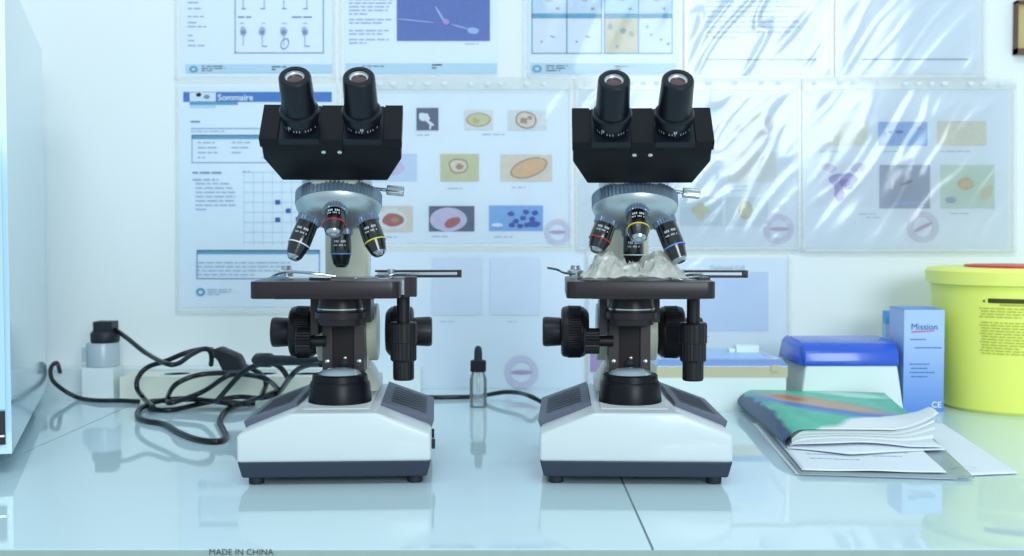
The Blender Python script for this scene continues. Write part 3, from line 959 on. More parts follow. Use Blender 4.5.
g = page('page of six micrographs with a purple stain picture, above the yellow container', 803, 90, 1008, 248, M_filmr, seed=10, wr=0.0006, sleeve=(801, 84, 1014, 252), top_strip=(78, 90), big=0.0007)
g.photo(819, 121.5, 867, 146, pmat('beige', (220, 222, 214)), [])
g.photo(878, 122, 927, 146, skyb, [(890, 132, 2, 1.6, deep, 0, .2), (899, 132, 4, 1.6, deep, 0, .3), (917, 128, 5, 2.4, slate, .2, .3), (884, 134, 1.4, 1.4, deep, 0, 0)], 'blue micrograph')
g.photo(937, 121, 986, 145.5, pmat('beige2', (214, 214, 196)), [], 'plain beige micrograph')
g.photo(817, 164, 872, 206, white, [(843, 182, 13, 10, purple, 0, .35), (829, 168, 8, 4, lil, .2, .3), (858, 168, 8, 4, lil, -.2, .3), (839, 194, 5, 7, purple, 0, .3), (844, 183, 5, 4, pmat('deep_violet', (110, 96, 176)), 0, .3)], 'purple stained cell')
g.photo(879, 165, 929.5, 208.5, slate, [(906, 183, 6, 1.6, greyd, -.35, .2), (909, 203, 18, 1.2, skyb, -.05, 0), (892, 186, 1.4, 4, sand, .2, 0)], 'grey blue micrograph')
g.photo(940, 165, 994, 208.5, green, [(965, 184, 8, 6.4, olv2, 0, .2), (963, 184, 3, 4, orange, 0, .2), (968, 184, 3, 3.6, orange, 0, .2), (986, 193, 5, 8, olive, .5, .3), (950, 200, 6, 3, slate, 0, .3)], 'green micrograph with a yellow cell')
t = MB(M_text)
for xa, yy, xb in ((820, 151, 862), (880, 151, 924), (940, 151, 984), (858, 213.5, 892), (950, 213, 990), (866, 217, 886), (820, 172, 830), (820, 178, 828), (818, 204, 830), (852, 203, 866)):
    g.words(t, xa, yy, xb, 1, 3, M_text, h=1, full=1)
g.build(t, 'printed_text')
g.stamp(922.5, 227, 15.5, -0.45)

g = page('pale page with large light blue block, low on wall behind the right stage bar', 588, 258, 786, 386, M_filmm, seed=12, wr=0.0009, sleeve=(586, 254, 790, 389), big=0.0007)
g.photo(688, 272, 768, 331, pmat('light_block', (200, 217, 243)), [], 'light blue block')
g.photo(590, 347, 605, 372, pmat('mauve_block', (176, 150, 196)), [(597, 349, 7, 2, rust, 0, .1)], 'mauve picture')
g.photo(652, 340, 670, 374, pmat('grey_lav', (170, 184, 216)), [(660, 352, 6, 8, slate, 0, .3)], 'grey lavender picture')
q = g.pt(727, 269.5, 0.003)
lettering('Technical Cell', 0.0088, 'title_lettering', M_text, g.root, Matrix.Translation(q) @ FRONT)
t = MB(M_text)
g.words(t, 700, 336, 724, 1, 3, M_text, h=1)
g.build(t, 'printed_text')

# -- framed board at the right edge of the photo
p0, p1 = atY(1012.5, 55, WALL), atY(1110, 2, WALL)
fr = thing('picture_frame', 'brown wooden frame around a tan board, top right on the wall', 'picture frame', ((p0.x + p1.x) / 2, WALL, p0.z))
w2, hh = (p1.x - p0.x) / 2, p1.z - p0.z
f_ = MB(M_wood)
for lo, hi in (((-w2, -0.014, 0), (w2, 0, 0.0075)), ((-w2, -0.014, hh - 0.004), (w2, 0, hh)), ((-w2, -0.014, 0), (-w2 + .0016, 0, hh)), ((w2 - .0035, -0.014, 0), (w2, 0, hh))):
    f_.box(lo, hi, M_wood, bevel=0.0006)
f_.build('frame', fr)
MB(M_tan).box((-w2 + .003, -0.006, 0.004), (w2 - .003, -0.001, hh - 0.003)).build('board', fr)

# ------------------------------------------------------------------ white appliance at the left
ang = math.atan2(0.178, 0.515)
cor = atZ(12, 453.5, 0.02)
ap = thing('laboratory_incubator', 'tall glossy white appliance standing at the left edge of the counter', 'appliance', (cor.x, cor.y, 0), ang)
b = MB(M_appl).box((-0.40, 0.0, 0.02), (0.0, 0.50, 0.47), bevel=0.006, seg=3)
b.build('body', ap)
b = MB(M_appl)
b.box((-0.39, -0.004, 0.062), (-0.0045, 0.003, 0.46), bevel=0.002)
b.build('door', ap)
b = MB(M_dark).box((-0.38, -0.0022, 0.029), (-0.0052, 0.002, 0.060), M_dark)
for i in range(1, 2):
    b.box((-0.36, -0.0042, 0.032 + i * .0045), (-0.0056, -0.001, 0.0338 + i * .0045), M_steel)
b.build('vent_grille', ap, label='dark recessed grille')
for x in (-0.375, -0.028):
    for y in (0.03, 0.47):
        soft(MB(M_rubber).lathe([(0, 0.013), (0.021, 0.014)], (x, y, 0), n=24).build('foot', ap))

# ------------------------------------------------------------------ power strip, adapter, plug
a = atZ(62, 397.5, 0)
structure(MB(M_pwhite).box((-0.745, WALL - .034, 0.0), (-0.13, WALL - .0012, 0.033), bevel=.003).build('trim_1'))
sy0, sy1 = 1.520, 1.580
sxa, sxb = atY(122, 390, 1.53).x, atY(345, 390, 1.53).x
ps = thing('power_strip', 'white extension strip lying along the wall under the cord coil', 'power strip', ((sxa + sxb) / 2, (sy0 + sy1) / 2, 0))
hw2 = (sxb - sxa) / 2
MB(M_pcream).box((-hw2, -0.029, 0.0), (hw2, 0.029, 0.030), bevel=0.004, seg=3).build('body', ps)
for k in range(4):
    x = -hw2 + 0.07 + k * 0.060
    b = MB(M_pwhite).lathe([(0.0298, 0.0225), (0.0312, 0.0225), (0.0312, 0.019), (0.0300, 0.0185)], (x, 0.0, 0), n=32, m=M_pwhite)
    b.box((x - .011, -.003, .030), (x - .007, .003, .0303), M_dark).box((x + .007, -.003, .030), (x + .011, .003, .0303), M_dark)
    soft(b.build('socket', ps), 30)
ax, ay = atY(102.5, 390, 1.545).x, 1.547
ad = thing('plug_adapter', 'white and grey block adapter standing by the wall under the black plug', 'adapter', (ax, ay, 0))
b = MB(M_pwhite).box((-0.0215, -0.020, 0.0), (0.0215, 0.020, 0.0415), bevel=0.003, seg=3)
b.build('block', ad)
b = MB(M_pgrey).lathe([(0.0415, 0.0208), (0.043, 0.0222), (0.072, 0.0222), (0.0745, 0.0212)], (0.001, 0, 0), n=36, m=M_pgrey)
b.box((-0.025, -0.010, 0.048), (-0.018, 0.010, 0.068), M_pgrey, bevel=0.001)
soft(b.build('grey_socket', ad, label='translucent grey upper socket'), 35)

CR = 0.0033


def gp(px, py, z):
    return tuple(atZ(px, py, z))


def yp(px, py, Y):
    return tuple(atY(px, py, Y))


# plug on the adapter with its cord
pg = thing('power_plug', 'black mains plug pushed into the top of the grey adapter', 'plug', (ax + 0.004, ay, 0.0750))
b = MB(M_plug).lathe([(0, 0.0180), (0.002, 0.0195), (0.012, 0.0195), (0.015, 0.0175)], (0, 0, 0), n=32, m=M_plug)
b.box((-0.012, -0.013, 0.013), (0.014, 0.013, 0.029), M_plug, bevel=0.004, seg=2)
soft(b.build('body', pg), 40)
e = Vector((ax + 0.004, ay, 0.0750))
q0 = Vector(yp(116, 330, ay))
cd_ = MB(M_cord).tube([e + Vector((0.010, 0, 0.021)), q0, yp(127, 338, ay - .03), yp(146, 353, ay - .07), yp(166, 363.5, 1.41), yp(178, 363.5, 1.41), yp(190, 355.5, 1.43), yp(203, 349, 1.45), yp(209.5, 350.5, 1.455), yp(211.5, 357, 1.46), yp(211, 365, 1.47)], CR, m=M_cord)
for v_ in cd_.bm.verts:
    v_.co -= e
cd_.build('cord', pg)

# connector lying on the strip
cn = thing('cord_connector', 'black moulded cord connector resting on the power strip', 'connector', tuple(atY(229, 371, 1.50)), 0)
b = MB(M_plug)
L0 = cn.location
b.prism([tuple((Vector(yp(x, y, 1.50)) - L0)[i] for i in (0, 2)) for x, y in ((208, 351), (221, 346.5), (241, 355), (247.5, 370), (224, 370), (219, 359))], -0.012, 0.012, 'y', M_plug, bevel=0.003)
b.build('body', cn)

# inline plug of the microscope cord and the coil
coil = thing('coiled_cable', 'long black power cord coiled on the counter left of the left microscope', 'cord', tuple(atZ(190, 412, 0)))
L0 = Vector(coil.location)


def rel(pts):
    return [Vector(q) - L0 for q in pts]


z0 = CR
c1 = [yp(322, 364.5, 1.24), yp(308, 365, 1.27), yp(297, 370, 1.30), yp(289, 379, 1.33), gp(278, 393.0, .010), gp(262, 398, .008), gp(236, 397, .008), gp(200, 404, z0 + .001), gp(170, 410, z0), gp(150, 408, z0), gp(150, 402, z0 + .004), gp(165, 400.5, .008), gp(190, 399.5, .010), gp(225, 402, .010),
      gp(250, 404, .008)]
c2 = [gp(255, 403, z0), gp(238, 404.5, z0), gp(226, 411, z0), gp(220, 421, z0), gp(224, 431, z0), gp(226, 437, z0), gp(217, 441.5, z0), gp(196, 439, z0), gp(178, 432, z0), gp(164, 424, z0), gp(147, 421, z0), gp(138, 417, z0), gp(140, 409, .006), gp(158, 401.5, .010), gp(184, 398.5, .012), gp(212, 401, .012), gp(236, 404, .010), gp(258, 398, .010), gp(282, 389, .012)]
c3 = [yp(247, 372, 1.43), yp(232, 372.5, 1.41), yp(205, 374, 1.41), yp(188, 378, 1.40), yp(174, 386, 1.40), gp(168, 397, .010), gp(169, 403, .012), gp(184, 399, .016), gp(204, 391, .024), yp(222, 379, 1.39), yp(232, 374.5, 1.39), yp(250, 375, 1.38), yp(268, 380, 1.37), gp(280, 391, .012)]
c4 = [gp(153, 407, .010), gp(150, 404, .009), gp(143, 397, .008), yp(137, 388, 1.44), yp(138.5, 377, 1.45), yp(148, 367, 1.46), yp(166, 361, 1.45), yp(184, 353.5, 1.445), yp(200, 349.5, 1.455), yp(212, 349.5, 1.475)]
c5 = [gp(216, 402, .014), yp(228, 388, 1.37), yp(243, 372, 1.36), yp(256, 365.5, 1.35), yp(270, 363, 1.34), yp(281, 368, 1.35), yp(288, 378, 1.35)]
c6 = [gp(262, 394, .010), yp(266, 384, 1.42), yp(262, 375, 1.43), yp(252, 369, 1.44), yp(246, 366, 1.46)]
b = MB(M_cord)
for c_ in (c1, c2, c3, c4, c5, c6):
    b.tube(rel(c_), CR, m=M_cord)
b.build('cord', coil)
b = MB(M_plug)
pa, pb = Vector(yp(254, 360, 1.33)) - L0, Vector(yp(324, 361, 1.25)) - L0
dv = (pb - pa)
b.lathe([(0, 0.004), (0.008, 0.0085), (0.030, 0.0085), (0.034, 0.0062), (dv.length, 0.0048)], pa, dv, 14, M_plug)
soft(b.build('moulded_plug', coil), 40)

# thin lead along the foot of the strip, from behind the appliance
b = MB(M_cord).tube([yp(60, 372, 1.57), yp(57, 363, 1.55), yp(52, 366, 1.535), yp(50.5, 373, 1.525), yp(53.5, 381.5, 1.515), yp(65, 391, 1.505), gp(79, 397.8, .0032), gp(99, 400.5, .0032), gp(120, 400.5, .0032), gp(139, 401.5, .0032)], 0.0030, m=M_cord)
o = b.build('power_lead')
tag(o, 'black lead curving out from behind the white appliance along the power strip', 'cord')

# lead running between the two microscopes behind the bottle
b = MB(M_cord).tube([gp(395, 396, .003), gp(432, 397.2, .003), gp(455, 397, .003), gp(478, 396.5, .003), yp(492, 394, 1.50), yp(506, 392, 1.49), yp(520, 393, 1.47), yp(532, 397, 1.43), gp(548, 405, .003), gp(575, 415, .003)], 0.0030, m=M_cord)
o = b.build('power_lead')
tag(o, 'black lead running behind the dropper bottle between the two microscopes', 'cord')

# ------------------------------------------------------------------ dropper bottle
p = atZ(478, 408.5, 0)
db = thing('dropper_bottle', 'small clear glass dropper bottle with black rubber bulb between the microscopes', 'bottle', (p.x, p.y + 0.011, 0))
soft(MB(M_glass).lathe([(0, 0.0), (0.0, 0.0100), (0.0015, 0.0112), (0.036, 0.0112), (0.041, 0.0098), (0.0465, 0.0082), (0.0465, 0.0068), (0.041, 0.0082), (0.036, 0.0098), (0.004, 0.0098), (0.0035, 0.0)], n=36, cap=False).build('glass_body', db, label='clear glass body'), 40)
soft(MB(M_glass).lathe([(0.008, 0.0012), (0.012, 0.0022), (0.046, 0.0024)], n=16).build('pipette', db, label='glass pipette'))
soft(MB(M_knob).lathe([(0.0462, 0.0088), (0.0468, 0.0102), (0.0600, 0.0102), (0.0612, 0.0092), (0.0612, 0.0062)], teeth=28, td=0.0005).build('screw_cap', db, label='black ribbed cap'), 20)
soft(MB(M_rubber).lathe([(0.0605, 0.0062), (0.0625, 0.0053), (0.0735, 0.0050), (0.0775, 0.0042), (0.0795, 0.0022), (0.0798, 0)], n=28).build('rubber_bulb', db, label='black rubber bulb'))

# ------------------------------------------------------------------ yellow sharps container
q = atZ(1004, 417.5, 0)
RB, RT, HZ = 0.0925, 0.1115, 0.181
cy = q.y + RB
cx = atY(944, 400, cy).x + RB
shp = thing('sharps_container', 'large yellow plastic sharps container with red lid flap at the right edge', 'container', (cx, cy, 0))
soft(MB(M_yellow).lathe([(0, 0.0), (0, RB - .004), (0.004, RB), (HZ - .020, RT - .006), (HZ - .018, RT - .006)], n=72).build('body', shp), 40)
soft(MB(M_ylid).lathe([(HZ - .021, RT - .004), (HZ - .020, RT), (HZ - .004, RT + .001), (HZ, RT - .002), (HZ + .001, RT - .008), (HZ + .001, 0)], n=72).build('lid', shp, label='yellow rim lid'), 35)
b = MB(M_redp).prism([(-.052 + .105 * cos(t) * .62 + .045, -.022 + .10 * sin(t) * .72) for t in [2 * pi * i / 28 for i in range(28)]], HZ + .0008, HZ + .004, 'z', bevel=.001)
b.build('lid_flap', shp, label='red lid flap')


def conept(sx_, z, off=0.0007):
    r = RB + (RT - .006 - RB) * (z / (HZ - .02)) + off
    a = sx_ / RB
    return Vector((r * sin(a), -r * cos(a), z))


def patch(mb, s0, z0_, s1, z1_, m, off=0.0007):
    n = max(1, int(abs(s1 - s0) / 0.006))
    for i in range(n):
        a, c_ = s0 + (s1 - s0) * i / n, s0 + (s1 - s0) * (i + 1) / n
        mb.quad([conept(a, z0_, off), conept(c_, z0_, off), conept(c_, z1_, off), conept(a, z1_, off)], m)


b = MB(M_labelk)
lx = -0.074
patch(b, lx + .006, 0.1395, lx + .072, 0.1450, M_labelk)
b.quad([conept(lx, .1405), conept(lx + .0035, .1405), conept(lx + .0018, .1435)], M_labelk)
patch(b, lx + .018, 0.1362, lx + .06, 0.1384, M_label)
for i in range(17):
    zz = 0.1320 - i * 0.0035
    if i in (4,):
        continue
    x = lx - .004 + (0.002 if i % 3 else 0)
    end = lx + .070 - (0.03 if i in (3, 14) else 0)
    while x < end:
        w = random.uniform(.003, .011)
        patch(b, x, zz, min(x + w, end), zz + 0.0014, M_label)
        x += w + .0014
b.build('warning_label', shp, label='printed olive warning text')

# ------------------------------------------------------------------ blue carton
a = atZ(903, 412, 0)
by = a.y
bw = atY(943.5, 400, by).x - a.x
bh = atY(903, 309, by).z
bx = thing('medicine_carton', 'slim upright blue carton with white logo panel beside the yellow container', 'box', (a.x + bw / 2, by + .0275, 0))
h2 = bw / 2
mc = bpy.data.materials.new('printed_carton')
mc.use_nodes = True
nt = mc.node_tree
nt.nodes['Principled BSDF'].inputs['Roughness'].default_value = .4
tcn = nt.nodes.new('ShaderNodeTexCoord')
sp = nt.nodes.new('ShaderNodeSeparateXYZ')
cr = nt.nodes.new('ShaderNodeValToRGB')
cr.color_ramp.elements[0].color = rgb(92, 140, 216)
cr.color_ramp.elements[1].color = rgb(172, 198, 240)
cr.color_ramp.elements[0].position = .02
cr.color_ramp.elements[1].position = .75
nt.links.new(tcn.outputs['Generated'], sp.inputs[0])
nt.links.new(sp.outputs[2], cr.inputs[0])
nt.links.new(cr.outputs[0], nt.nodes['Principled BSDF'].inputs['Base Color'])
b = MB(mc, M_cardb).box((-h2, -.0275, 0), (h2, .0275, bh - .0008), mc, bevel=0.0006, seg=1)
b.box((-h2, -.0275, bh - .001), (h2, .0275, bh), M_cardb)
b.build('carton_body', bx)
lettering('Mission', 0.0112, 'brand_lettering', M_navy, bx, Matrix.Translation((0.0, -.0281, bh * .80)) @ FRONT)
b = MB(M_redp)
b.quad([(-.016, -.0281, bh * .772), (.012, -.0281, bh * .785), (.014, -.0281, bh * .793), (-.016, -.0281, bh * .784)])
b.build('red_underline', bx, label='red swoosh')
b = MB(M_navy)
for k, (zz, xa, xb) in enumerate(((.70, -.018, .0), (.62, -.012, .019), (.46, -.018, .006), (.42, -.016, .002), (.38, -.018, .013), (.34, -.016, .005))):
    x = xa
    while x < xb:
        w = random.uniform(.002, .005)
        b.quad([(x, -.0281, bh * zz), (x + w, -.0281, bh * zz), (x + w, -.0281, bh * zz + .0014), (x, -.0281, bh * zz + .0014)])
        x += w + .0008
b.mats[0] = M_hblue
b.build('small_print', bx)
lettering('CE', 0.0105, 'mark_lettering', M_sheet, bx, Matrix.Translation((h2 - .0090, -.0281, bh * .045)) @ FRONT, bold=0.0002)
# light blue box behind the carton
a = atY(883.5, 328, 1.53)
zt = atY(884, 311, 1.53).z
bb = thing('small_box', 'light blue box just showing behind the slim blue carton', 'box', (a.x + .027, 1.537, 0))
MB(mat('sky_card', (92, 160, 230), 0.4)).box((-.024, -.007, 0), (.024, .007, zt), bevel=.001).build('box_body', bb)
MB(M_cardl).box((-.0243, -.0073, zt * .55), (.0243, .0073, zt * .85)).build('printed_band', bb)

# ------------------------------------------------------------------ white tub with blue lid
fy = 1.405
xl, xr = atY(799.5, 400, fy).x, atY(905, 406, fy).x
tl, tr = atY(806, 366, fy).x, atY(897.5, 366, fy).x
zl = atY(850, 365.5, fy).z
tb = thing('lidded_box', 'white box with rounded royal blue lid between the flat case and blue carton', 'box', ((xl + xr) / 2, fy + .05, 0))
ox, oy = tb.location.x, tb.location.y
b = MB(M_boxw).hexa([(xl - ox, -.05, 0), (xr - ox - .001, -.05, 0), (xr - ox - .001, .05, 0), (xl - ox - .004, .05, 0),
                     (tl - ox, -.05, zl), (tr - ox, -.05, zl), (tr - ox, .05, zl), (tl - ox - .006, .05, zl)], bevel=.002)
b.build('box_body', tb)
ztop = atY(850, 340.5, fy + .02).z
b = MB(M_blid).prism([(-.0515, zl - .001), (-.0525, zl + .004), (-.050, zl + .018), (-.040, ztop - .003), (-.02, ztop), (.03, ztop + .001), (.048, ztop - .006), (.0515, zl - .001)],
                     tl - ox - .003, tr - ox + .002, 'x', M_blid, bevel=.004, seg=3)
b.hexa([(tl - ox - .008, -.045, zl), (tl - ox, -.049, zl), (tl - ox, .05, zl), (tl - ox - .012, .05, zl), (tl - ox - .006, -.038, ztop - .008), (tl - ox, -.040, ztop - .002), (tl - ox, .045, ztop + .002), (tl - ox - .008, .045, ztop - .004)], M_blid, bevel=.003)
soft(b.build('lid', tb, label='royal blue rounded lid'), 40)

# ------------------------------------------------------------------ white carton and flat case on it
fy = 1.41
xa, xb = atY(655, 400, fy).x, atY(786, 400, fy).x
zc = atY(740, 377.5, fy).z
wb = thing('storage_carton', 'low white carton under the flat case behind the magazine', 'box', ((xa + xb) / 2, fy + .075, 0))
h2 = (xb - xa) / 2
MB(M_boxw).box((-h2, -.075, 0), (h2, .075, zc), bevel=.0015).build('carton_body', wb)
b = MB(mat('carton_seam', (190, 205, 206), 0.6)).box((-h2 - .0003, -.0753, zc * .985), (h2 + .0003, .0753, zc * .995))
b.build('lid_seam', wb)
zk = atY(740, 360, fy).z
fc_ = thing('slide_case', 'flat smoky blue case with sand coloured front band, on the white carton', 'case', ((xa + xb) / 2 + .001, fy + .075, zc))
kk = zk - zc
MB(M_caseb).box((-h2 + .001, -.0745, 0.0), (h2 + .001, .074, kk * .62), bevel=.002).build('tray', fc_, label='sand coloured tray')
b = MB(M_case).hexa([(-h2, -.0755, kk * .60), (h2 + .003, -.0755, kk * .60), (h2 + .003, .0755, kk * .60), (-h2, .0755, kk * .60),
                     (-h2 + .006, -.070, kk), (h2 - .004, -.070, kk), (h2 - .006, .070, kk), (-h2 + .008, .070, kk)], bevel=.0015)
b.box((-h2 + .012, -.055, kk), (h2 - .02, .055, kk + .0012), M_cardl, bevel=.0008)
b.build('lid', fc_, label='smoky blue lid')
for x in (-h2 + .05, h2 - .02):
    MB(M_caseb).box((x, -.0764, kk * .35), (x + .008, -.0745, kk * .72), M_caseb, bevel=.0006).build('latch', fc_)
pp = atY(746, 347, 1.50)
o = MB(M_boxw).box((-.015, -.011, 0), (.015, .011, .009), M_boxw, bevel=.002).box((-.024, -.009, 0), (-.016, .009, .0045), M_boxw, bevel=.001)
o = o.build('eraser_block')
o.location = (pp.x, 1.50, zk + .0013)
tag(o, 'small whitish block lying on top of the flat smoky blue case', 'block')


# ------------------------------------------------------------------ papers and magazine at the right
def sheet(label, pts, z, sag=0.0006, name='paper_sheet', m=None, seed=0, text=None):
    """pts: front-left, front-right, back-right, back-left corners on the counter"""
    P4 = [Vector(q) for q in pts]
    org = sum(P4, Vector()) / 4
    org.z = 0
    mb = MB(m or M_sheet)

    def fn(u, v, up=0.0):
        q = P4[0].lerp(P4[1], u).lerp(P4[3].lerp(P4[2], u), v) - org
        return Vector((q.x, q.y, z + up + sag * (1 + noise.noise(Vector((u * 3, v * 3, seed))))))
    mb.grid(fn, 24, 24)
    if text:
        for (u0, v0, u1, n, st) in text:
            for r in range(n):
                u = u0
                end = u0 + (u1 - u0) * random.uniform(.75, 1)
                while u < end:
                    w = random.uniform(.015, .05)
                    v1 = v0 + r * st
                    mb.quad([fn(u, v1, .0006), fn(u + w, v1, .0006), fn(u + w, v1 + .008, .0006), fn(u, v1 + .008, .0006)], M_text)
                    u += w + .008
    o = mb.build(name, solid=0.0003)
    o.location = org
    return o, fn, org


o, _, _ = sheet('', [gp(796, 475.5, 0), gp(958, 480.5, 0), gp(900, 430, 0), gp(752, 424, 0)], .0006, name='loose_sheet', seed=1)
tag(o, 'white loose sheet, lowest under the magazine, front left', 'paper', 'papers under the magazine')
o, _, _ = sheet('', [gp(936, 478.5, 0), gp(1019, 474.5, 0), gp(940, 423, 0), gp(895, 426, 0)], .0008, name='loose_sheet', seed=2)
tag(o, 'white sheet sticking out furthest right from under the magazine', 'paper', 'papers under the magazine')
M_sl = film_mat('sleeve_film', 0.5, 0.55, (206, 222, 224), 0.2)
o, _, _ = sheet('', [gp(800, 476.8, 0), gp(975, 482, 0), gp(915, 424, 0), gp(750, 418, 0)], .0030, name='plastic_folder', m=M_sl, seed=3, sag=.0004)
tag(o, 'clear plastic folder edge with thumb notch, under the magazine', 'plastic folder')
nb = MB(M_text)
c_ = Vector(gp(963, 472, 0)) - o.location
for i in range(14):
    a0, a1 = pi * i / 14, pi * (i + 1) / 14
    ring = [(c_.x + r * cos(t) * .011, c_.y - .004 + r * sin(t) * .011, .0046) for r, t in ((1, a0), (1, a1), (.86, a1), (.86, a0))]
    nb.quad(ring)
nb.build('thumb_notch', o)
o, _, _ = sheet('', [gp(802, 471.5, .004), gp(947, 474, .004), gp(905, 436, .004), gp(770, 432, .004)], .0046, name='loose_sheet', seed=4, sag=.0008,
                text=[(.12, .25, .45, 5, .10), (.60, .35, .85, 4, .10)])
tag(o, 'white sheet with a few lines of print directly under the magazine', 'paper', 'papers under the magazine')

A, Bq, Cq, D = Vector(gp(787, 446, .008)), Vector(gp(938, 444, .008)), Vector(gp(884, 404, .012)), Vector(gp(739, 401, .012))
org = (A + Bq + Cq + D) / 4
org.z = 0.0065
mg = thing('magazine', 'thick curled magazine with green, blue and orange cover on the papers', 'magazine', org)


def MP(u, v, h):
    q = A.lerp(Bq, u).lerp(D.lerp(Cq, u), v) - org
    return Vector((q.x, q.y, h))


def top(u, v):
    spine = 1 - (max(0.0, 0.10 - u) / 0.10) ** 2 * 0.35
    t = .0245 * spine - .007 * u + .003 * sin(v * 5 + u * 2)
    curl = max(0.0, u - .70) / .30
    t += .016 * curl ** 2 * math.exp(-((v - .10) / .22) ** 2)
    t -= .006 * math.exp(-((v - 0) / .12) ** 2) * (1 - curl)
    return t


def bot(u, v):
    w = math.exp(-(v / .25) ** 2)
    return .0012 + .0045 * w * max(0, sin(u * pi * 1.15 + .3)) * (u > 0.0) + .002 * max(0, u - .8) * w


# page block
b = MB(mat('page_edges', (196, 204, 206), 0.8))
nl = 7
edge_m = [mat('page_edges', (196, 204, 206)), mat('page_edges_light', (222, 228, 228), 0.8)]
for k in range(nl):
    f0, f1 = k / nl, (k + 1) / nl

    def hgt(u, v, f):
        a_, b2 = bot(u, v) + .0012, top(u, v) - .0016
        return a_ + (b2 - a_) * f
    n = 40
    jut = 0.010 * random.uniform(-1, 1)
    mk = edge_m[k % 2]
    b.grid(lambda s, f, f0=f0, f1=f1, jut=jut: MP(.035 + s * (.945 + jut), .012 + jut * .4, hgt(s, .0, f0 + (f1 - f0) * f)), n, 1, mk)
    b.grid(lambda s, f, f0=f0, f1=f1, jut=jut: MP(.98 + jut, .012 + jut * .4 + s * .97, hgt(.98, s, f0 + (f1 - f0) * f)), n, 1, mk)
b.grid(lambda u, v: MP(.035 + u * .95, .015 + v * .97, hgt(u, v, 1.0)), 20, 20, edge_m[1])
b.build('page_block', mg, label='grey white page edges')

# printed cover over the top and round the spine
cm_ = bpy.data.materials.new('magazine_cover')
cm_.use_nodes = True
nt = cm_.node_tree
bs = nt.nodes['Principled BSDF']
bs.inputs['Roughness'].default_value = .42
bs.inputs['Specular IOR Level'].default_value = .3
uvn = nt.nodes.new('ShaderNodeUVMap')
nz = nt.nodes.new('ShaderNodeTexNoise')
nz.inputs['Scale'].default_value = 7
nz.inputs['Detail'].default_value = 3
nt.links.new(uvn.outputs[0], nz.inputs['Vector'])
mixv = nt.nodes.new('ShaderNodeMix')
mixv.data_type = 'VECTOR'
mixv.inputs[0].default_value = .10
nt.links.new(uvn.outputs[0], mixv.inputs[4])
nt.links.new(nz.outputs['Color'], mixv.inputs[5])


def ellmask(cx, cy, rx, ry, rot, softn=.25):
    mp = nt.nodes.new('ShaderNodeMapping')
    mp.vector_type = 'TEXTURE'
    mp.inputs['Location'].default_value = (cx, cy, 0)
    mp.inputs['Rotation'].default_value = (0, 0, rot)
    mp.inputs['Scale'].default_value = (rx, ry, 1000)
    nt.links.new(mixv.outputs[1], mp.inputs['Vector'])
    ln = nt.nodes.new('ShaderNodeVectorMath')
    ln.operation = 'LENGTH'
    nt.links.new(mp.outputs[0], ln.inputs[0])
    mr = nt.nodes.new('ShaderNodeMapRange')
    mr.inputs[1].default_value = 1 + softn
    mr.inputs[2].default_value = 1 - softn
    nt.links.new(ln.outputs['Value'], mr.inputs[0])
    return mr.outputs[0]


def layer(prev, fac, col):
    mx = nt.nodes.new('ShaderNodeMix')
    mx.data_type = 'RGBA'
    nt.links.new(fac, mx.inputs[0])
    if isinstance(prev, tuple):
        mx.inputs[6].default_value = prev
    else:
        nt.links.new(prev, mx.inputs[6])
    mx.inputs[7].default_value = col
    return mx.outputs[2]


c0 = layer(rgb(56, 160, 128), nz.outputs['Fac'], rgb(120, 206, 186))
c0 = layer(c0, ellmask(.44, .50, .46, .22, -.66), rgb(82, 122, 196))
c0 = layer(c0, ellmask(.47, .60, .36, .15, -.62, .3), rgb(198, 158, 124))
c0 = layer(c0, ellmask(.30, .74, .10, .07, -.5, .4), rgb(192, 108, 66))
c0 = layer(c0, ellmask(.72, .88, .22, .05, -.2, .4), rgb(176, 220, 214))
c0 = layer(c0, ellmask(.80, -.14, 1.05, .40, .34, .05), rgb(228, 232, 233))
c0 = layer(c0, ellmask(.045, .5, .03, .9, .0, .3), rgb(66, 84, 120))
nt.links.new(c0, bs.inputs['Base Color'])
b = MB(cm_)
bm = b.bm
uvl = bm.loops.layers.uv.new('UVMap')
NU, NV = 48, 36
ccols = []
for i in range(-8, NU + 1):
    colv = []
    for j in range(NV + 1):
        v = j / NV
        if i < 0:                                  # round the spine, from the underside up
            t = -i / 8
            h_ = top(0, v) * (1 - t) + .0008 * t
            q = MP(-.018 * sin(t * pi), v, h_)
            u = 0.0
        else:
            u = i / NU
            q = MP(u, v, top(u, v))
        colv.append((bm.verts.new(q), u, v))
    ccols.append(colv)
for i in range(len(ccols) - 1):
    for j in range(NV):
        cor4 = (ccols[i][j], ccols[i + 1][j], ccols[i + 1][j + 1], ccols[i][j + 1])
        f = bm.faces.new([q[0] for q in cor4])
        f.smooth = True
        for lp, q in zip(f.loops, cor4):
            lp[uvl].uv = (q[1], q[2])
b.build('cover', mg, solid=.0004, label='glossy green cover with blue and orange picture')
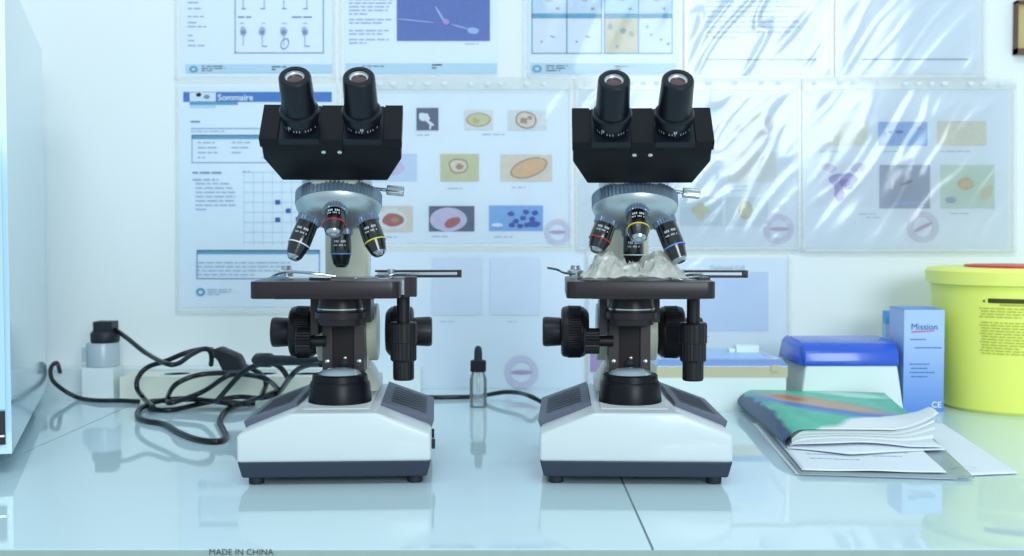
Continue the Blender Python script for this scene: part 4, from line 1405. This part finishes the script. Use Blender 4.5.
b = MB(M_sheet).grid(lambda u, v: MP(u * 1.01, v - (.02 + .15 * min(1, u * 3) * (.75 + .25 * sin(u * 5))) * (1 - v) ** 3, bot(u, v) * (.35 + .65 * min(1, v * 6)) - .0005), 40, 40)
b.grid(lambda u, v: MP(.02 + u * .97, v - (.01 + .08 * min(1, u * 3) * (.7 + .3 * cos(u * 6))) * (1 - v) ** 3, bot(u, v) + .0012), 40, 40, M_sheet)
b.build('back_cover', mg, solid=.0004, label='white back page with wavy edge')

# ------------------------------------------------------------------ light
w = bpy.data.worlds.new('room_light')
sc.world = w
w.use_nodes = True
bg = w.node_tree.nodes['Background']
bg.inputs['Color'].default_value = (0.70, 0.90, 1.0, 1)
bg.inputs['Strength'].default_value = 0.68


def area(name, loc, target, sx_, sy_, power, col):
    l = bpy.data.lights.new(name, 'AREA')
    l.shape = 'RECTANGLE'
    l.size, l.size_y = sx_, sy_
    l.energy = power
    l.color = col
    o = bpy.data.objects.new(name, l)
    COL.objects.link(o)
    o.location = loc
    o.rotation_euler = (Vector(target) - Vector(loc)).to_track_quat('-Z', 'Y').to_euler()
    return o


area('ceiling_lamp', (0.0, -0.2, 1.9), (0.0, 1.2, 0.0), 1.5, 0.4, 13, (0.86, 0.97, 1.0))
area('window_light', (1.1, -2.5, 1.1), (0.0, 1.4, 0.15), 1.4, 1.1, 58, (0.84, 0.95, 1.0))

cam = bpy.data.cameras.new('camera')
cam.sensor_width = 36
cam.lens = 36 * F / 1024
cam.clip_start = 0.02
cam.dof.use_dof = True
cam.dof.focus_distance = 1.02
cam.dof.aperture_fstop = 9
co_ = bpy.data.objects.new('camera', cam)
COL.objects.link(co_)
co_.location = CAM
co_.rotation_euler = (pi / 2 - PITCH, 0, 0)
sc.camera = co_
vs = sc.view_settings
sc.display_settings.display_device = 'sRGB'
vs.view_transform = 'Standard'
vs.look = 'None'
vs.gamma = 1
vs.use_curve_mapping = False
vs.exposure = 0.14
sc.cycles.transparent_max_bounces = 24
sc.cycles.use_denoising = True
